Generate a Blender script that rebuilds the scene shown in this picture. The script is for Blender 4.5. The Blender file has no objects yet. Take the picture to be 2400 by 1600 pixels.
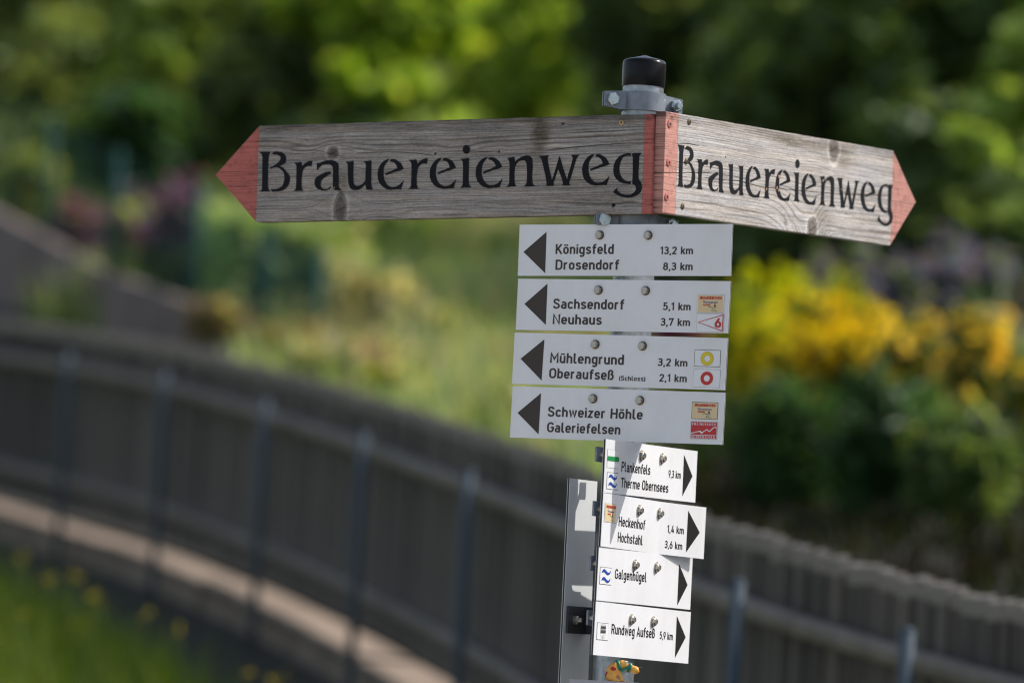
import bpy, bmesh, math, random, json
import numpy as np
from mathutils import Vector, Matrix
random.seed(7)
rng = np.random.default_rng(11)
scn = bpy.context.scene
COL = scn.collection

# ------------------------------------------------------------------ camera, sky, sun, exposure
CAM_H, PITCH, ROLL, LENS = 1.5, math.radians(3.7), math.radians(3.0), 200.0
FPX = LENS / 36.0 * 2400.0
_f = np.array([0, math.cos(PITCH), math.sin(PITCH)])
_r0 = np.array([1.0, 0, 0]); _u0 = np.array([0, -math.sin(PITCH), math.cos(PITCH)])
_ri = math.cos(ROLL) * _r0 + math.sin(ROLL) * _u0
_up = -math.sin(ROLL) * _r0 + math.cos(ROLL) * _u0
CAM = np.array([0, 0, CAM_H])

def at(x, y, D):
    """world point seen at photo pixel (x, y) of the 2400x1600 picture, D metres ahead"""
    v = _f * FPX + (x - 1200) * _ri - (y - 800) * _up
    return CAM + v * (D / v[1])

cd = bpy.data.cameras.new('camera')
cd.lens = LENS; cd.sensor_width = 36.0; cd.sensor_fit = 'HORIZONTAL'
cd.clip_start = 0.5; cd.clip_end = 1500
cd.dof.use_dof = True; cd.dof.focus_distance = 8.30; cd.dof.aperture_fstop = 4.0
cam = bpy.data.objects.new('camera', cd); COL.objects.link(cam)
cam.matrix_world = Matrix(((_ri[0], _up[0], -_f[0], 0), (_ri[1], _up[1], -_f[1], 0), (_ri[2], _up[2], -_f[2], CAM_H), (0, 0, 0, 1)))
scn.camera = cam

SUN = np.array([0.155, 0.032, 0.152]); SUN /= np.linalg.norm(SUN)
W = bpy.data.worlds.new('World'); scn.world = W; W.use_nodes = True
nt = W.node_tree; bg = nt.nodes['Background']
sky = nt.nodes.new('ShaderNodeTexSky'); sky.sky_type = 'NISHITA'; sky.sun_disc = False
sky.sun_elevation = math.asin(SUN[2]); sky.sun_rotation = math.atan2(SUN[0], SUN[1])
sky.air_density = 1.0; sky.dust_density = 2.0; sky.ozone_density = 1.0
hs = nt.nodes.new('ShaderNodeHueSaturation'); hs.inputs['Saturation'].default_value = 0.74
nt.links.new(sky.outputs[0], hs.inputs['Color']); nt.links.new(hs.outputs[0], bg.inputs[0]); bg.inputs[1].default_value = 0.122
sd = bpy.data.lights.new('sun', 'SUN'); sd.energy = 3.3; sd.angle = math.radians(0.53); sd.color = (1.0, 0.95, 0.87)
so = bpy.data.objects.new('sun', sd); COL.objects.link(so)
so.rotation_euler = Vector(SUN).to_track_quat('Z', 'Y').to_euler(); so.location = (20, 5, 25)
vs = scn.view_settings
vs.view_transform = 'Standard'; vs.look = 'None'; vs.gamma = 1.0; vs.use_curve_mapping = False
vs.exposure = 0.38
scn.cycles.use_denoising = True
scn.cycles.max_bounces = 6
scn.cycles.pixel_filter_type = 'BLACKMAN_HARRIS'; scn.cycles.filter_width = 1.15

# ------------------------------------------------------------------ helpers
def mk(name, verts, faces, m, parent=None, loc=None, smooth=False, mats=None, midx=None):
    me = bpy.data.meshes.new(name)
    me.from_pydata([tuple(map(float, v)) for v in verts], [], [tuple(map(int, f)) for f in faces])
    return link(name, me, m, parent, loc, smooth, mats, midx)

def link(name, me, m, parent=None, loc=None, smooth=False, mats=None, midx=None):
    for q in (mats or [m]):
        me.materials.append(q)
    if midx is not None:
        me.polygons.foreach_set('material_index', midx)
    if smooth:
        me.polygons.foreach_set('use_smooth', [True] * len(me.polygons))
    me.update()
    o = bpy.data.objects.new(name, me); COL.objects.link(o)
    if parent: o.parent = parent
    if loc is not None: o.location = loc
    return o

def np_mesh(name, V, quads, m, parent=None, col=None, smooth=False, loc=None):
    """big mesh of quads from numpy arrays, with an optional per-vertex colour"""
    me = bpy.data.meshes.new(name)
    V = np.asarray(V, np.float32); quads = np.asarray(quads, np.int32)
    k = quads.shape[1]
    me.vertices.add(len(V)); me.vertices.foreach_set('co', V.ravel())
    me.loops.add(quads.size); me.loops.foreach_set('vertex_index', quads.ravel())
    me.polygons.add(len(quads))
    me.polygons.foreach_set('loop_start', np.arange(len(quads), dtype=np.int32) * k)
    me.update(calc_edges=True)
    if col is not None:
        a = me.attributes.new('Col', 'FLOAT_COLOR', 'POINT')
        c = np.ones((len(V), 4), np.float32); c[:, :3] = col
        a.data.foreach_set('color', c.ravel())
    me.validate()
    return link(name, me, m, parent, loc, smooth)

def thing(name, label, cat, loc=(0, 0, 0), group=None, kind=None, mat=None):
    o = bpy.data.objects.new(name, None); COL.objects.link(o)
    o.empty_display_size = 0.05
    if mat is not None: o.matrix_world = mat
    else: o.location = tuple(map(float, loc))
    tag(o, label, cat, group, kind); return o

def tag(o, label=None, cat=None, group=None, kind=None):
    if label: o['label'] = label
    if cat: o['category'] = cat
    if group: o['group'] = group
    if kind: o['kind'] = kind
    return o

class MB:
    """collects simple shapes into one mesh"""
    def __init__(s): s.v = []; s.f = []
    def add(s, v, f):
        n = len(s.v); s.v += [tuple(map(float, q)) for q in v]; s.f += [tuple(i + n for i in q) for q in f]; return s
    def box(s, x0, x1, y0, y1, z0, z1):
        return s.add([(x0, y0, z0), (x1, y0, z0), (x1, y1, z0), (x0, y1, z0), (x0, y0, z1), (x1, y0, z1), (x1, y1, z1), (x0, y1, z1)],
                     [(0, 3, 2, 1), (4, 5, 6, 7), (0, 1, 5, 4), (1, 2, 6, 5), (2, 3, 7, 6), (3, 0, 4, 7)])
    def tube(s, a, b, r0, r1=None, n=16, caps=True, ph=0.0):
        r1 = r0 if r1 is None else r1
        a = np.array(a, float); b = np.array(b, float); d = b - a; d /= np.linalg.norm(d)
        e = np.cross(d, [0, 0, 1.0]); e = e if np.linalg.norm(e) > 1e-6 else np.array([1.0, 0, 0]); e /= np.linalg.norm(e); g = np.cross(d, e)
        v = []
        for p, r in ((a, r0), (b, r1)):
            for i in range(n):
                t = 2 * math.pi * i / n + ph; v.append(p + r * (math.cos(t) * e + math.sin(t) * g))
        f = [(i, (i + 1) % n, n + (i + 1) % n, n + i) for i in range(n)]
        if caps: f += [tuple(range(n))[::-1], tuple(range(n, 2 * n))]
        return s.add(v, f)
    def lathe(s, prof, n=32, c=(0, 0, 0)):
        v = []; f = []
        for r, z in prof:
            for i in range(n):
                t = 2 * math.pi * i / n; v.append((c[0] + r * math.cos(t), c[1] + r * math.sin(t), c[2] + z))
        for j in range(len(prof) - 1):
            for i in range(n): f.append((j * n + i, j * n + (i + 1) % n, (j + 1) * n + (i + 1) % n, (j + 1) * n + i))
        return s.add(v, f)
    def ell(s, c, r, M=None, n=12):
        v = []; f = []
        for j in range(n + 1):
            p = math.pi * j / n
            for i in range(2 * n):
                t = math.pi * i / n
                q = np.array([r[0] * math.sin(p) * math.cos(t), r[1] * math.sin(p) * math.sin(t), r[2] * math.cos(p)])
                if M is not None: q = M @ q
                v.append(np.array(c) + q)
        m = 2 * n
        for j in range(n):
            for i in range(m): f.append((j * m + i, (j + 1) * m + i, (j + 1) * m + (i + 1) % m, j * m + (i + 1) % m))
        return s.add(v, f)
    def build(s, name, m, parent=None, smooth=False, loc=None):
        return mk(name, s.v, s.f, m, parent, loc, smooth)

def autosmooth(o, deg=35):
    me = o.data
    me.polygons.foreach_set('use_smooth', [True] * len(me.polygons))
    try: me.set_sharp_from_angle(angle=math.radians(deg))
    except Exception: pass
    return o

# ------------------------------------------------------------------ materials
def mat(name, col, rough=0.6, metal=0.0, spec=0.5, noise=None, bump=None, coat=0.0):
    m = bpy.data.materials.new(name); m.use_nodes = True
    t = m.node_tree; b = t.nodes['Principled BSDF']
    b.inputs['Base Color'].default_value = (*col, 1); b.inputs['Roughness'].default_value = rough
    b.inputs['Metallic'].default_value = metal; b.inputs['Specular IOR Level'].default_value = spec
    b.inputs['Coat Weight'].default_value = coat
    if noise or bump:
        tc = t.nodes.new('ShaderNodeTexCoord')
    if noise:      # (scale, second colour, low, high, stretch)
        sc, c2, lo, hi = noise[:4]
        mp = t.nodes.new('ShaderNodeMapping'); mp.inputs['Scale'].default_value = noise[4] if len(noise) > 4 else (1, 1, 1)
        n = t.nodes.new('ShaderNodeTexNoise'); n.inputs['Scale'].default_value = sc; n.inputs['Detail'].default_value = 6; n.inputs['Roughness'].default_value = 0.62
        r = t.nodes.new('ShaderNodeMapRange'); r.inputs['From Min'].default_value = lo; r.inputs['From Max'].default_value = hi
        x = t.nodes.new('ShaderNodeMix'); x.data_type = 'RGBA'
        x.inputs['A'].default_value = (*col, 1); x.inputs['B'].default_value = (*c2, 1)
        t.links.new(tc.outputs['Object'], mp.inputs[0]); t.links.new(mp.outputs[0], n.inputs[0]); t.links.new(n.outputs[0], r.inputs[0])
        t.links.new(r.outputs[0], x.inputs['Factor']); t.links.new(x.outputs['Result'], b.inputs['Base Color'])
    if bump:       # (scale, strength, distance)
        n2 = t.nodes.new('ShaderNodeTexNoise'); n2.inputs['Scale'].default_value = bump[0]; n2.inputs['Detail'].default_value = 5
        bp = t.nodes.new('ShaderNodeBump'); bp.inputs['Strength'].default_value = bump[1]; bp.inputs['Distance'].default_value = bump[2]
        t.links.new(tc.outputs['Object'], n2.inputs[0]); t.links.new(n2.outputs[0], bp.inputs['Height']); t.links.new(bp.outputs[0], b.inputs['Normal'])
    return m

def mat_attr(name, rough=0.8, spec=0.3, trans=0.0, tint=1.0):
    """colour from the mesh's own colour attribute; leaves also let light through"""
    m = bpy.data.materials.new(name); m.use_nodes = True
    t = m.node_tree; b = t.nodes['Principled BSDF']
    a = t.nodes.new('ShaderNodeAttribute'); a.attribute_name = 'Col'
    t.links.new(a.outputs['Color'], b.inputs['Base Color'])
    b.inputs['Roughness'].default_value = rough; b.inputs['Specular IOR Level'].default_value = spec
    if trans:
        tr = t.nodes.new('ShaderNodeBsdfTranslucent')
        g = t.nodes.new('ShaderNodeMix'); g.data_type = 'RGBA'; g.blend_type = 'MULTIPLY'; g.inputs['Factor'].default_value = 1
        g.inputs['B'].default_value = (1.38, 1.25, 0.55, 1)
        mx = t.nodes.new('ShaderNodeMixShader'); mx.inputs[0].default_value = trans
        t.links.new(a.outputs['Color'], g.inputs['A']); t.links.new(g.outputs['Result'], tr.inputs[0])
        t.links.new(b.outputs[0], mx.inputs[1]); t.links.new(tr.outputs[0], mx.inputs[2])
        t.links.new(mx.outputs[0], t.nodes['Material Output'].inputs[0])
    return m

M = dict(
    galv=mat('galvanised_steel', (0.42, 0.45, 0.48), 0.42, 0.85, noise=(70, (0.26, 0.29, 0.32), 0.42, 0.62), bump=(300, 0.15, 0.0006)),
    zinc=mat('zinc_clamp', (0.24, 0.27, 0.315), 0.5, 0.3, noise=(55, (0.16, 0.185, 0.22), 0.45, 0.7), bump=(220, 0.12, 0.0005)),
    steel=mat('stainless_bolt', (0.50, 0.47, 0.42), 0.35, 0.9, noise=(500, (0.30, 0.27, 0.23), 0.45, 0.65), bump=(900, 0.3, 0.0004)),
    boltblue=mat('zinc_bolt', (0.55, 0.60, 0.62), 0.3, 0.9, noise=(600, (0.36, 0.42, 0.44), 0.45, 0.6), bump=(900, 0.3, 0.0004)),
    brass=mat('brass_screw', (0.45, 0.30, 0.15), 0.4, 0.8),
    rustscrew=mat('dull_screw', (0.16, 0.12, 0.08), 0.5, 0.7),
    cap=mat('black_plastic_cap', (0.005, 0.005, 0.006), 0.22, 0.0, 0.22, noise=(900, (0.045, 0.038, 0.034), 0.62, 0.80)),
    white=mat('white_sign_face', (0.79, 0.795, 0.83), 0.36, noise=(11, (0.70, 0.695, 0.70), 0.42, 0.78, (1, 1, 0.55))),
    dirt=mat('dirt_halo', (0.42, 0.41, 0.40), 0.8),
    core=mat('black_sign_core', (0.02, 0.02, 0.022), 0.6),
    bracket=mat('dark_steel_bracket', (0.05, 0.055, 0.062), 0.5, 0.3),
    alu=mat('sign_back', (0.62, 0.63, 0.65), 0.45, 0.2),
    panel=mat('grey_sign_back', (0.70, 0.72, 0.74), 0.5, 0.0, noise=(9, (0.62, 0.64, 0.66), 0.4, 0.7)),
    print=mat('brown_black_print', (0.066, 0.056, 0.050), 0.6, spec=0.2), print2=mat('black_print', (0.010, 0.009, 0.009), 0.6, spec=0.2),
    stencil=mat('black_stencil_paint', (0.011, 0.012, 0.015), 0.7, spec=0.12, noise=(240, (0.030, 0.028, 0.028), 0.55, 0.8, (0.12, 1, 1))),
    red=mat('red_board_paint', (0.44, 0.105, 0.088), 0.6, noise=(95, (0.33, 0.070, 0.058), 0.5, 0.75, (0.25, 1, 1)), bump=(260, 0.25, 0.0006)),
    redscrew=mat('painted_screw', (0.46, 0.15, 0.125), 0.45),
    st_red=mat('print_red', (0.52, 0.028, 0.03), 0.5), st_yellow=mat('print_yellow', (0.72, 0.55, 0.02), 0.5),
    st_green=mat('print_green', (0.004, 0.25, 0.065), 0.5), st_blue=mat('print_blue', (0.006, 0.05, 0.32), 0.5),
    st_cream=mat('print_cream', (0.72, 0.56, 0.33), 0.5), st_white=mat('sticker_white', (0.78, 0.79, 0.82), 0.45),
    st_line=mat('sticker_border', (0.10, 0.085, 0.08), 0.55), st_grey=mat('print_grey', (0.3, 0.32, 0.36), 0.5),
    st_soft=mat('sticker_thin_border', (0.30, 0.29, 0.29), 0.55), st_brown=mat('print_brown', (0.16, 0.05, 0.02), 0.5),
    toy=mat('yellow_toy_plastic', (0.78, 0.38, 0.06), 0.35, coat=0.2, noise=(60, (0.72, 0.30, 0.04), 0.5, 0.8)),
    toy_red=mat('toy_red_paint', (0.42, 0.012, 0.02), 0.4), toy_green=mat('toy_green_paint', (0.004, 0.16, 0.10), 0.35),
    toy_black=mat('toy_black_paint', (0.012, 0.012, 0.014), 0.3), toy_white=mat('toy_white_paint', (0.8, 0.78, 0.74), 0.35),
    ledge=mat('grey_ledge', (0.38, 0.38, 0.42), 0.5, 0.2),
    paling=mat('weathered_dark_wood', (0.092, 0.078, 0.066), 0.85, noise=(9, (0.054, 0.046, 0.039), 0.4, 0.7, (4, 4, 0.4))), tip=mat('sunlit_paling_tip', (0.225, 0.20, 0.17), 0.85),  # pale tips: sunlight along the fence top is put into their colour
    rail=mat('silvered_rail_wood', (0.225, 0.195, 0.168), 0.85, noise=(7, (0.15, 0.13, 0.11), 0.4, 0.7)),
    fencepost=mat('galvanised_fence_post', (0.062, 0.088, 0.115), 0.7, 0.0, spec=0.3),
    kerb=mat('pale_kerb_stone', (0.31, 0.235, 0.175), 0.9, noise=(5, (0.17, 0.125, 0.092), 0.4, 0.7), bump=(40, 0.5, 0.01)),
    wall=mat('brown_bank_wall', (0.235, 0.180, 0.158), 0.95, noise=(1.3, (0.14, 0.108, 0.095), 0.4, 0.7)),
    road=mat('dark_earth_path', (0.015, 0.012, 0.011), 0.95, noise=(3, (0.022, 0.022, 0.010), 0.4, 0.7)),
    soil=mat('dark_garden_soil', (0.026, 0.022, 0.014), 0.95, noise=(2.2, (0.020, 0.030, 0.010), 0.4, 0.65)),
    bank=mat('bank_soil', (0.022, 0.024, 0.012), 0.95, noise=(3, (0.03, 0.028, 0.018), 0.4, 0.6)),
    gravel=mat('bounce_gravel', (0.47, 0.435, 0.385), 0.95, noise=(60, (0.36, 0.33, 0.29), 0.4, 0.65), bump=(120, 0.6, 0.01)),
    ground=mat('meadow_ground', (0.16, 0.17, 0.09), 0.95, noise=(0.4, (0.11, 0.14, 0.05), 0.4, 0.65)),
    teal=mat('green_coated_metal', (0.013, 0.066, 0.055), 0.75, spec=0.2),
    bark=mat('bark', (0.075, 0.058, 0.045), 0.9, noise=(9, (0.04, 0.032, 0.026), 0.4, 0.7, (3, 3, 0.5))),
    wood=mat_attr('weathered_board_wood', 0.82, 0.25),
    leaf=mat_attr('leaf', 0.5, 0.4, 0.5), grass=mat_attr('grass_blade', 0.6, 0.2, 0.42), petal=mat_attr('petal', 0.6, 0.3, 0.5),
)
_pt = M['paling'].node_tree; _oi = _pt.nodes.new('ShaderNodeObjectInfo'); _pr = _pt.nodes.new('ShaderNodeMapRange'); _pr.inputs['To Min'].default_value = 0.60; _pr.inputs['To Max'].default_value = 1.75
_px = _pt.nodes.new('ShaderNodeMix'); _px.data_type = 'RGBA'; _px.blend_type = 'MULTIPLY'; _px.inputs['Factor'].default_value = 1; _pb = _pt.nodes['Principled BSDF']; _ps = _pb.inputs['Base Color'].links[0].from_socket
_pt.links.new(_oi.outputs['Random'], _pr.inputs[0]); _pt.links.new(_ps, _px.inputs['A']); _pt.links.new(_pr.outputs[0], _px.inputs['B']); _pt.links.new(_px.outputs['Result'], _pb.inputs['Base Color'])
_w = M['white'].node_tree; _n = _w.nodes.new('ShaderNodeTexNoise'); _n.inputs['Scale'].default_value = 210; _n.inputs['Detail'].default_value = 3
_q = _w.nodes.new('ShaderNodeMapRange'); _q.inputs['From Min'].default_value = 0.70; _q.inputs['From Max'].default_value = 0.77; _q.inputs['To Min'].default_value = 1.0; _q.inputs['To Max'].default_value = 0.62
_x = _w.nodes.new('ShaderNodeMix'); _x.data_type = 'RGBA'; _x.blend_type = 'MULTIPLY'; _x.inputs['Factor'].default_value = 1
_p = _w.nodes['Principled BSDF']; _src = _p.inputs['Base Color'].links[0].from_socket
_t = [n for n in _w.nodes if n.type == 'TEX_COORD'][0]
_w.links.new(_t.outputs['Object'], _n.inputs[0]); _w.links.new(_n.outputs[0], _q.inputs[0]); _w.links.new(_src, _x.inputs['A']); _w.links.new(_q.outputs[0], _x.inputs['B']); _w.links.new(_x.outputs['Result'], _p.inputs['Base Color'])
WD = M['wood'].node_tree     # fine fibre grain on top of the modelled growth rings
_tc = WD.nodes.new('ShaderNodeTexCoord'); _mp = WD.nodes.new('ShaderNodeMapping'); _mp.inputs['Scale'].default_value = (60, 60, 1400)
_nz = WD.nodes.new('ShaderNodeTexNoise'); _nz.inputs['Scale'].default_value = 1.0; _nz.inputs['Detail'].default_value = 4
_rg = WD.nodes.new('ShaderNodeMapRange'); _rg.inputs['From Min'].default_value = 0.3; _rg.inputs['From Max'].default_value = 0.7; _rg.inputs['To Min'].default_value = 0.80; _rg.inputs['To Max'].default_value = 1.16
_mu = WD.nodes.new('ShaderNodeMix'); _mu.data_type = 'RGBA'; _mu.blend_type = 'MULTIPLY'; _mu.inputs['Factor'].default_value = 1
WD.links.new(_tc.outputs['Object'], _mp.inputs[0]); WD.links.new(_mp.outputs[0], _nz.inputs[0]); WD.links.new(_nz.outputs[0], _rg.inputs[0])
_at = [n for n in WD.nodes if n.type == 'ATTRIBUTE'][0]
WD.links.new(_at.outputs['Color'], _mu.inputs['A']); WD.links.new(_rg.outputs[0], _mu.inputs['B']); WD.links.new(_mu.outputs['Result'], WD.nodes['Principled BSDF'].inputs['Base Color'])

# ------------------------------------------------------------------ numpy noise
def vnoise(x, y, seed):
    r = np.random.default_rng(seed).random((128, 128))
    xi = np.floor(x).astype(int); yi = np.floor(y).astype(int); fx = x - xi; fy = y - yi
    fx = fx * fx * (3 - 2 * fx); fy = fy * fy * (3 - 2 * fy)
    g = lambda a, b: r[a % 128, b % 128]
    return (g(xi, yi) * (1 - fx) + g(xi + 1, yi) * fx) * (1 - fy) + (g(xi, yi + 1) * (1 - fx) + g(xi + 1, yi + 1) * fx) * fy

def fbm(x, y, seed, o=4):
    s = 0; a = 0.5
    for i in range(o): s = s + a * vnoise(x * 2 ** i + 7.3 * i, y * 2 ** i + 3.1 * i, seed + i); a *= 0.5
    return s / (1 - 0.5 ** o)

# ------------------------------------------------------------------ the fence line and the sloping ground beside it
_tab = [(-300, 735, 350), (0, 760, 400), (400, 818, 450), (800, 925, 515), (1092, 1022, 580), (1286, 1085, 640), (1500, 1175, 710),
        (1724, 1268, 790), (2138, 1384, 860), (2500, 1478, 905), (2800, 1550, 935)]
FH = 0.8
_pts = [at(x, y, FPX * FH / h) - np.array([0, 0, FH]) for x, y, h in _tab]
_first = _pts[0]
far = [np.array([_first[0] - 22, _first[1] + 75, _first[2] + 7.0]), np.array([_first[0] - 4.2, _first[1] + 14, _first[2] + 1.35])]
_last = _pts[-1]
near = [np.array([_last[0] + 1.0, _last[1] - 3.2, _last[2] - 0.22]), np.array([_last[0] + 2.6, _last[1] - 7.5, _last[2] - 0.45]), np.array([_last[0] + 6, _last[1] - 16, _last[2] - 0.8]), np.array([_last[0] + 14, _last[1] - 34, _last[2] - 0.9])]
PATH = np.array(far + _pts + near)
# light smoothing, then resample
_sl = np.concatenate([[0], np.cumsum(np.linalg.norm(np.diff(PATH[:, :2], axis=0), axis=1))])
SS = np.arange(0, _sl[-1], 0.1)
PP = np.stack([np.interp(SS, _sl, PATH[:, i]) for i in range(3)], 1)
for _ in range(3):
    k = np.ones(15) / 15
    PP = np.stack([np.convolve(np.pad(PP[:, i], 7, mode='reflect', reflect_type='odd'), k, 'valid') for i in range(3)], 1)
_s2 = np.concatenate([[0], np.cumsum(np.linalg.norm(np.diff(PP[:, :2], axis=0), axis=1))])
PP = np.stack([np.interp(np.arange(len(PP)) * 0.1, _s2, PP[:, i]) for i in range(3)], 1)[:int(_s2[-1] / 0.1)]
TT = np.gradient(PP[:, :2], axis=0); TT /= np.linalg.norm(TT, axis=1)[:, None]
NN = np.stack([-TT[:, 1], TT[:, 0]], 1)       # points to the uphill (garden) side
if NN[len(NN) // 2, 0] < 0: NN = -NN
S0 = _sl[2]; S1 = _sl[2 + len(_pts) - 1]      # stretch that is in the picture

def rise(o):
    o = np.asarray(o, float)
    return np.where(o < 0.5, 0, np.where(o < 5, 0.20 * (o - 0.5), 0.9 + 0.30 * (o - 5)))

def ground_z(x, y):
    d = (PP[:, 0] - x) ** 2 + (PP[:, 1] - y) ** 2; i = int(np.argmin(d))
    o = (x - PP[i, 0]) * NN[i, 0] + (y - PP[i, 1]) * NN[i, 1]
    return (PP[i, 2] + float(rise(o))) if o > 0 else max(0.0, PP[i, 2] - 0.13 + 0.3 * o)

def hit(x, y, d0=14.0, d1=90.0):
    """where the line of sight of a photo pixel meets the garden slope"""
    for D in np.arange(d0, d1, 0.25):
        p = at(x, y, D)
        if p[2] < ground_z(p[0], p[1]): return p, D
    return at(x, y, d1), d1

def strip(name, offs, dz, m, s0=0, s1=None, step=5, kind='structure', parent=None):
    i0 = int(s0 / 0.1); i1 = len(PP) if s1 is None else min(len(PP), int(s1 / 0.1))
    idx = np.arange(i0, i1, step)
    V = []
    for i in idx:
        for o, z in zip(offs, dz): V.append((PP[i, 0] + NN[i, 0] * o, PP[i, 1] + NN[i, 1] * o, PP[i, 2] + z))
    n = len(offs); q = [(a * n + b, a * n + b + 1, (a + 1) * n + b + 1, (a + 1) * n + b) for a in range(len(idx) - 1) for b in range(n - 1)]
    o = np_mesh(name, V, q, m, parent, smooth=True)
    if kind: o['kind'] = kind
    return o

g = MB().add([(-600, -300, -0.02), (600, -300, -0.02), (600, 900, -0.02), (-600, 900, -0.02)], [(0, 1, 2, 3)]).build('ground', M['ground']); g['kind'] = 'structure'
g = MB().add([(-26, -40, 0.0), (3.2, -40, 0.0), (2.4, -8, 0.0), (1.5, 9.0, 0.0), (-1.2, 10.0, 0.0), (-26, 9.5, 0.0)], [(0, 1, 2, 3, 4, 5)]).build('bounce_ground', M['gravel']); g['kind'] = 'structure'  # added pale ground out of view, bounces sunlight onto the shaded sign faces
_o = np.array([0.12, 0.4, 0.9, 1.5, 2.2, 3.2, 4.5, 6.0, 8.0])
strip('grass_bank', list(-_o), list(-0.13 - 0.3 * _o), M['bank'], 0)
_o = np.array([-0.12, 0.5, 1.2, 2.0, 3.0, 4.0, 5.0, 6.5, 9, 13, 18, 26, 40, 60])
strip('garden_slope', list(_o), list(rise(_o) - np.where(_o < 0.6, 0.07, 0.01)), M['soil'], 0)
strip('road', [0.16, 0.5, 1.5, 2.3], [-0.045, -0.03, 0.20 + 0.02, 0.36 + 0.02], M['road'], 0)

# kerb stones below the fence
kb = thing('kerb', None, None, tuple(PP[int(S0 / 0.1)]), kind='structure')
kb_loc = np.array(kb.location)
s = S0 - 4.0
while s < S1 + 1.5:
    L = random.uniform(0.85, 1.1)
    idx = [int(q / 0.1) for q in (s + 0.006, s + L * 0.5, s + L - 0.006)]
    mb = MB(); v = []
    dz = random.uniform(-0.008, 0.008)
    for i in idx:
        for o, z in ((-0.090, -0.36), (-0.085 + dz, -0.062 + dz), (-0.074, -0.05 + dz), (0.13, -0.052 + dz), (0.13, -0.30)):
            v.append((PP[i, 0] + NN[i, 0] * o - kb_loc[0], PP[i, 1] + NN[i, 1] * o - kb_loc[1], PP[i, 2] + z - kb_loc[2]))
    f = [(a * 5 + b, a * 5 + (b + 1) % 5, (a + 1) * 5 + (b + 1) % 5, (a + 1) * 5 + b) for a in range(2) for b in range(5)] + [(0, 1, 2, 3, 4), (14, 13, 12, 11, 10)]
    mb.add(v, f).build('kerb_stone', M['kerb'], kb)
    s += L

# wooden fence
fe = thing('paling_fence', 'long dark wooden paling fence with galvanised posts climbing the slope', 'fence', tuple(PP[int(S0 / 0.1)]))
fl = np.array(fe.location)
def frame_at(s):
    k = min(len(PP) - 2.001, max(0.0, s / 0.1)); i = int(k); f = k - i
    return PP[i] * (1 - f) + PP[i + 1] * f, TT[i] * (1 - f) + TT[i + 1] * f, NN[i] * (1 - f) + NN[i + 1] * f
palm = []
for k in range(8):
    h = random.uniform(-0.007, 0.007); w = random.uniform(0.0238, 0.0246)
    t0 = 0.760 + h; t1 = 0.800 + h; tw = w * 0.93
    v = []
    for z, ww in ((0, w), (t0, w), (t0 + 0.02, w * 0.95), (t1, tw)):
        v += [(-ww, -0.009, z), (ww, -0.009, z), (ww, 0.009, z + (0.008 if z == t1 else 0)), (-ww, 0.009, z + (0.008 if z == t1 else 0))]
    f = [(0, 3, 2, 1), (12, 13, 14, 15)] + [(4 * j + i, 4 * j + (i + 1) % 4, 4 * j + 4 + (i + 1) % 4, 4 * j + 4 + i) for j in range(3) for i in range(4)]
    mi = [0, 1] + [0] * 4 + [1] * 8
    me = bpy.data.meshes.new('paling'); me.from_pydata(v, [], f); me.materials.append(M['paling']); me.materials.append(M['tip'])
    me.polygons.foreach_set('material_index', mi); palm.append((me, v, f, mi))
pal_s = np.arange(S1 + 0.6, S0 - 2.0, -0.0495)
fv, ff, fm = [], [], []
for k, s in enumerate(pal_s):
    p, t, n = frame_at(s); q = random.choice(palm)
    loc = Vector((p[0] - fl[0], p[1] - fl[1], p[2] - fl[2] + 0.022)); rot = Matrix.Rotation(math.atan2(t[1], t[0]) + random.uniform(-.06, .06), 4, 'Z') @ Matrix.Rotation(random.uniform(-.012, .012), 4, 'X')
    if k < 299:
        o = bpy.data.objects.new('paling', q[0]); COL.objects.link(o); o.parent = fe; o.matrix_local = Matrix.Translation(loc) @ rot
    else:
        n0 = len(fv); fv += [tuple(loc + rot @ Vector(x)) for x in q[1]]; ff += [tuple(i + n0 for i in x) for x in q[2]]; fm += q[3]
if fv:
    o = mk('far_palings', fv, ff, None, fe, mats=[M['paling'], M['tip']], midx=fm); o['kind'] = 'stuff'
for zc, hh, th in ((0.655, 0.024, 0.040), (0.155, 0.022, 0.040)):
    i0 = int((S0 - 2) / .1); i1 = int((S1 + .6) / .1); V = []
    idx = list(range(i0, i1, 5))
    for i in idx:
        for o, z in ((-0.012 - th, -hh), (-0.012 - th, hh), (-0.0125, hh), (-0.0125, -hh)):
            V.append((PP[i, 0] + NN[i, 0] * o - fl[0], PP[i, 1] + NN[i, 1] * o - fl[1], PP[i, 2] + zc + z - fl[2]))
    q = [(a * 4 + b, a * 4 + (b + 1) % 4, (a + 1) * 4 + (b + 1) % 4, (a + 1) * 4 + b) for a in range(len(idx) - 1) for b in range(4)]
    np_mesh('rail', V, q, M['rail'], fe)
pm = MB().tube((0, 0, -0.42), (0, 0, 0.735), 0.0160, n=14).lathe([(0.0168, 0.735), (0.0168, 0.740), (0.0, 0.747)], 14)
pme = bpy.data.meshes.new('post'); pme.from_pydata(pm.v, [], pm.f); pme.materials.append(M['fencepost'])
pme.polygons.foreach_set('use_smooth', [True] * len(pme.polygons))
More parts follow.
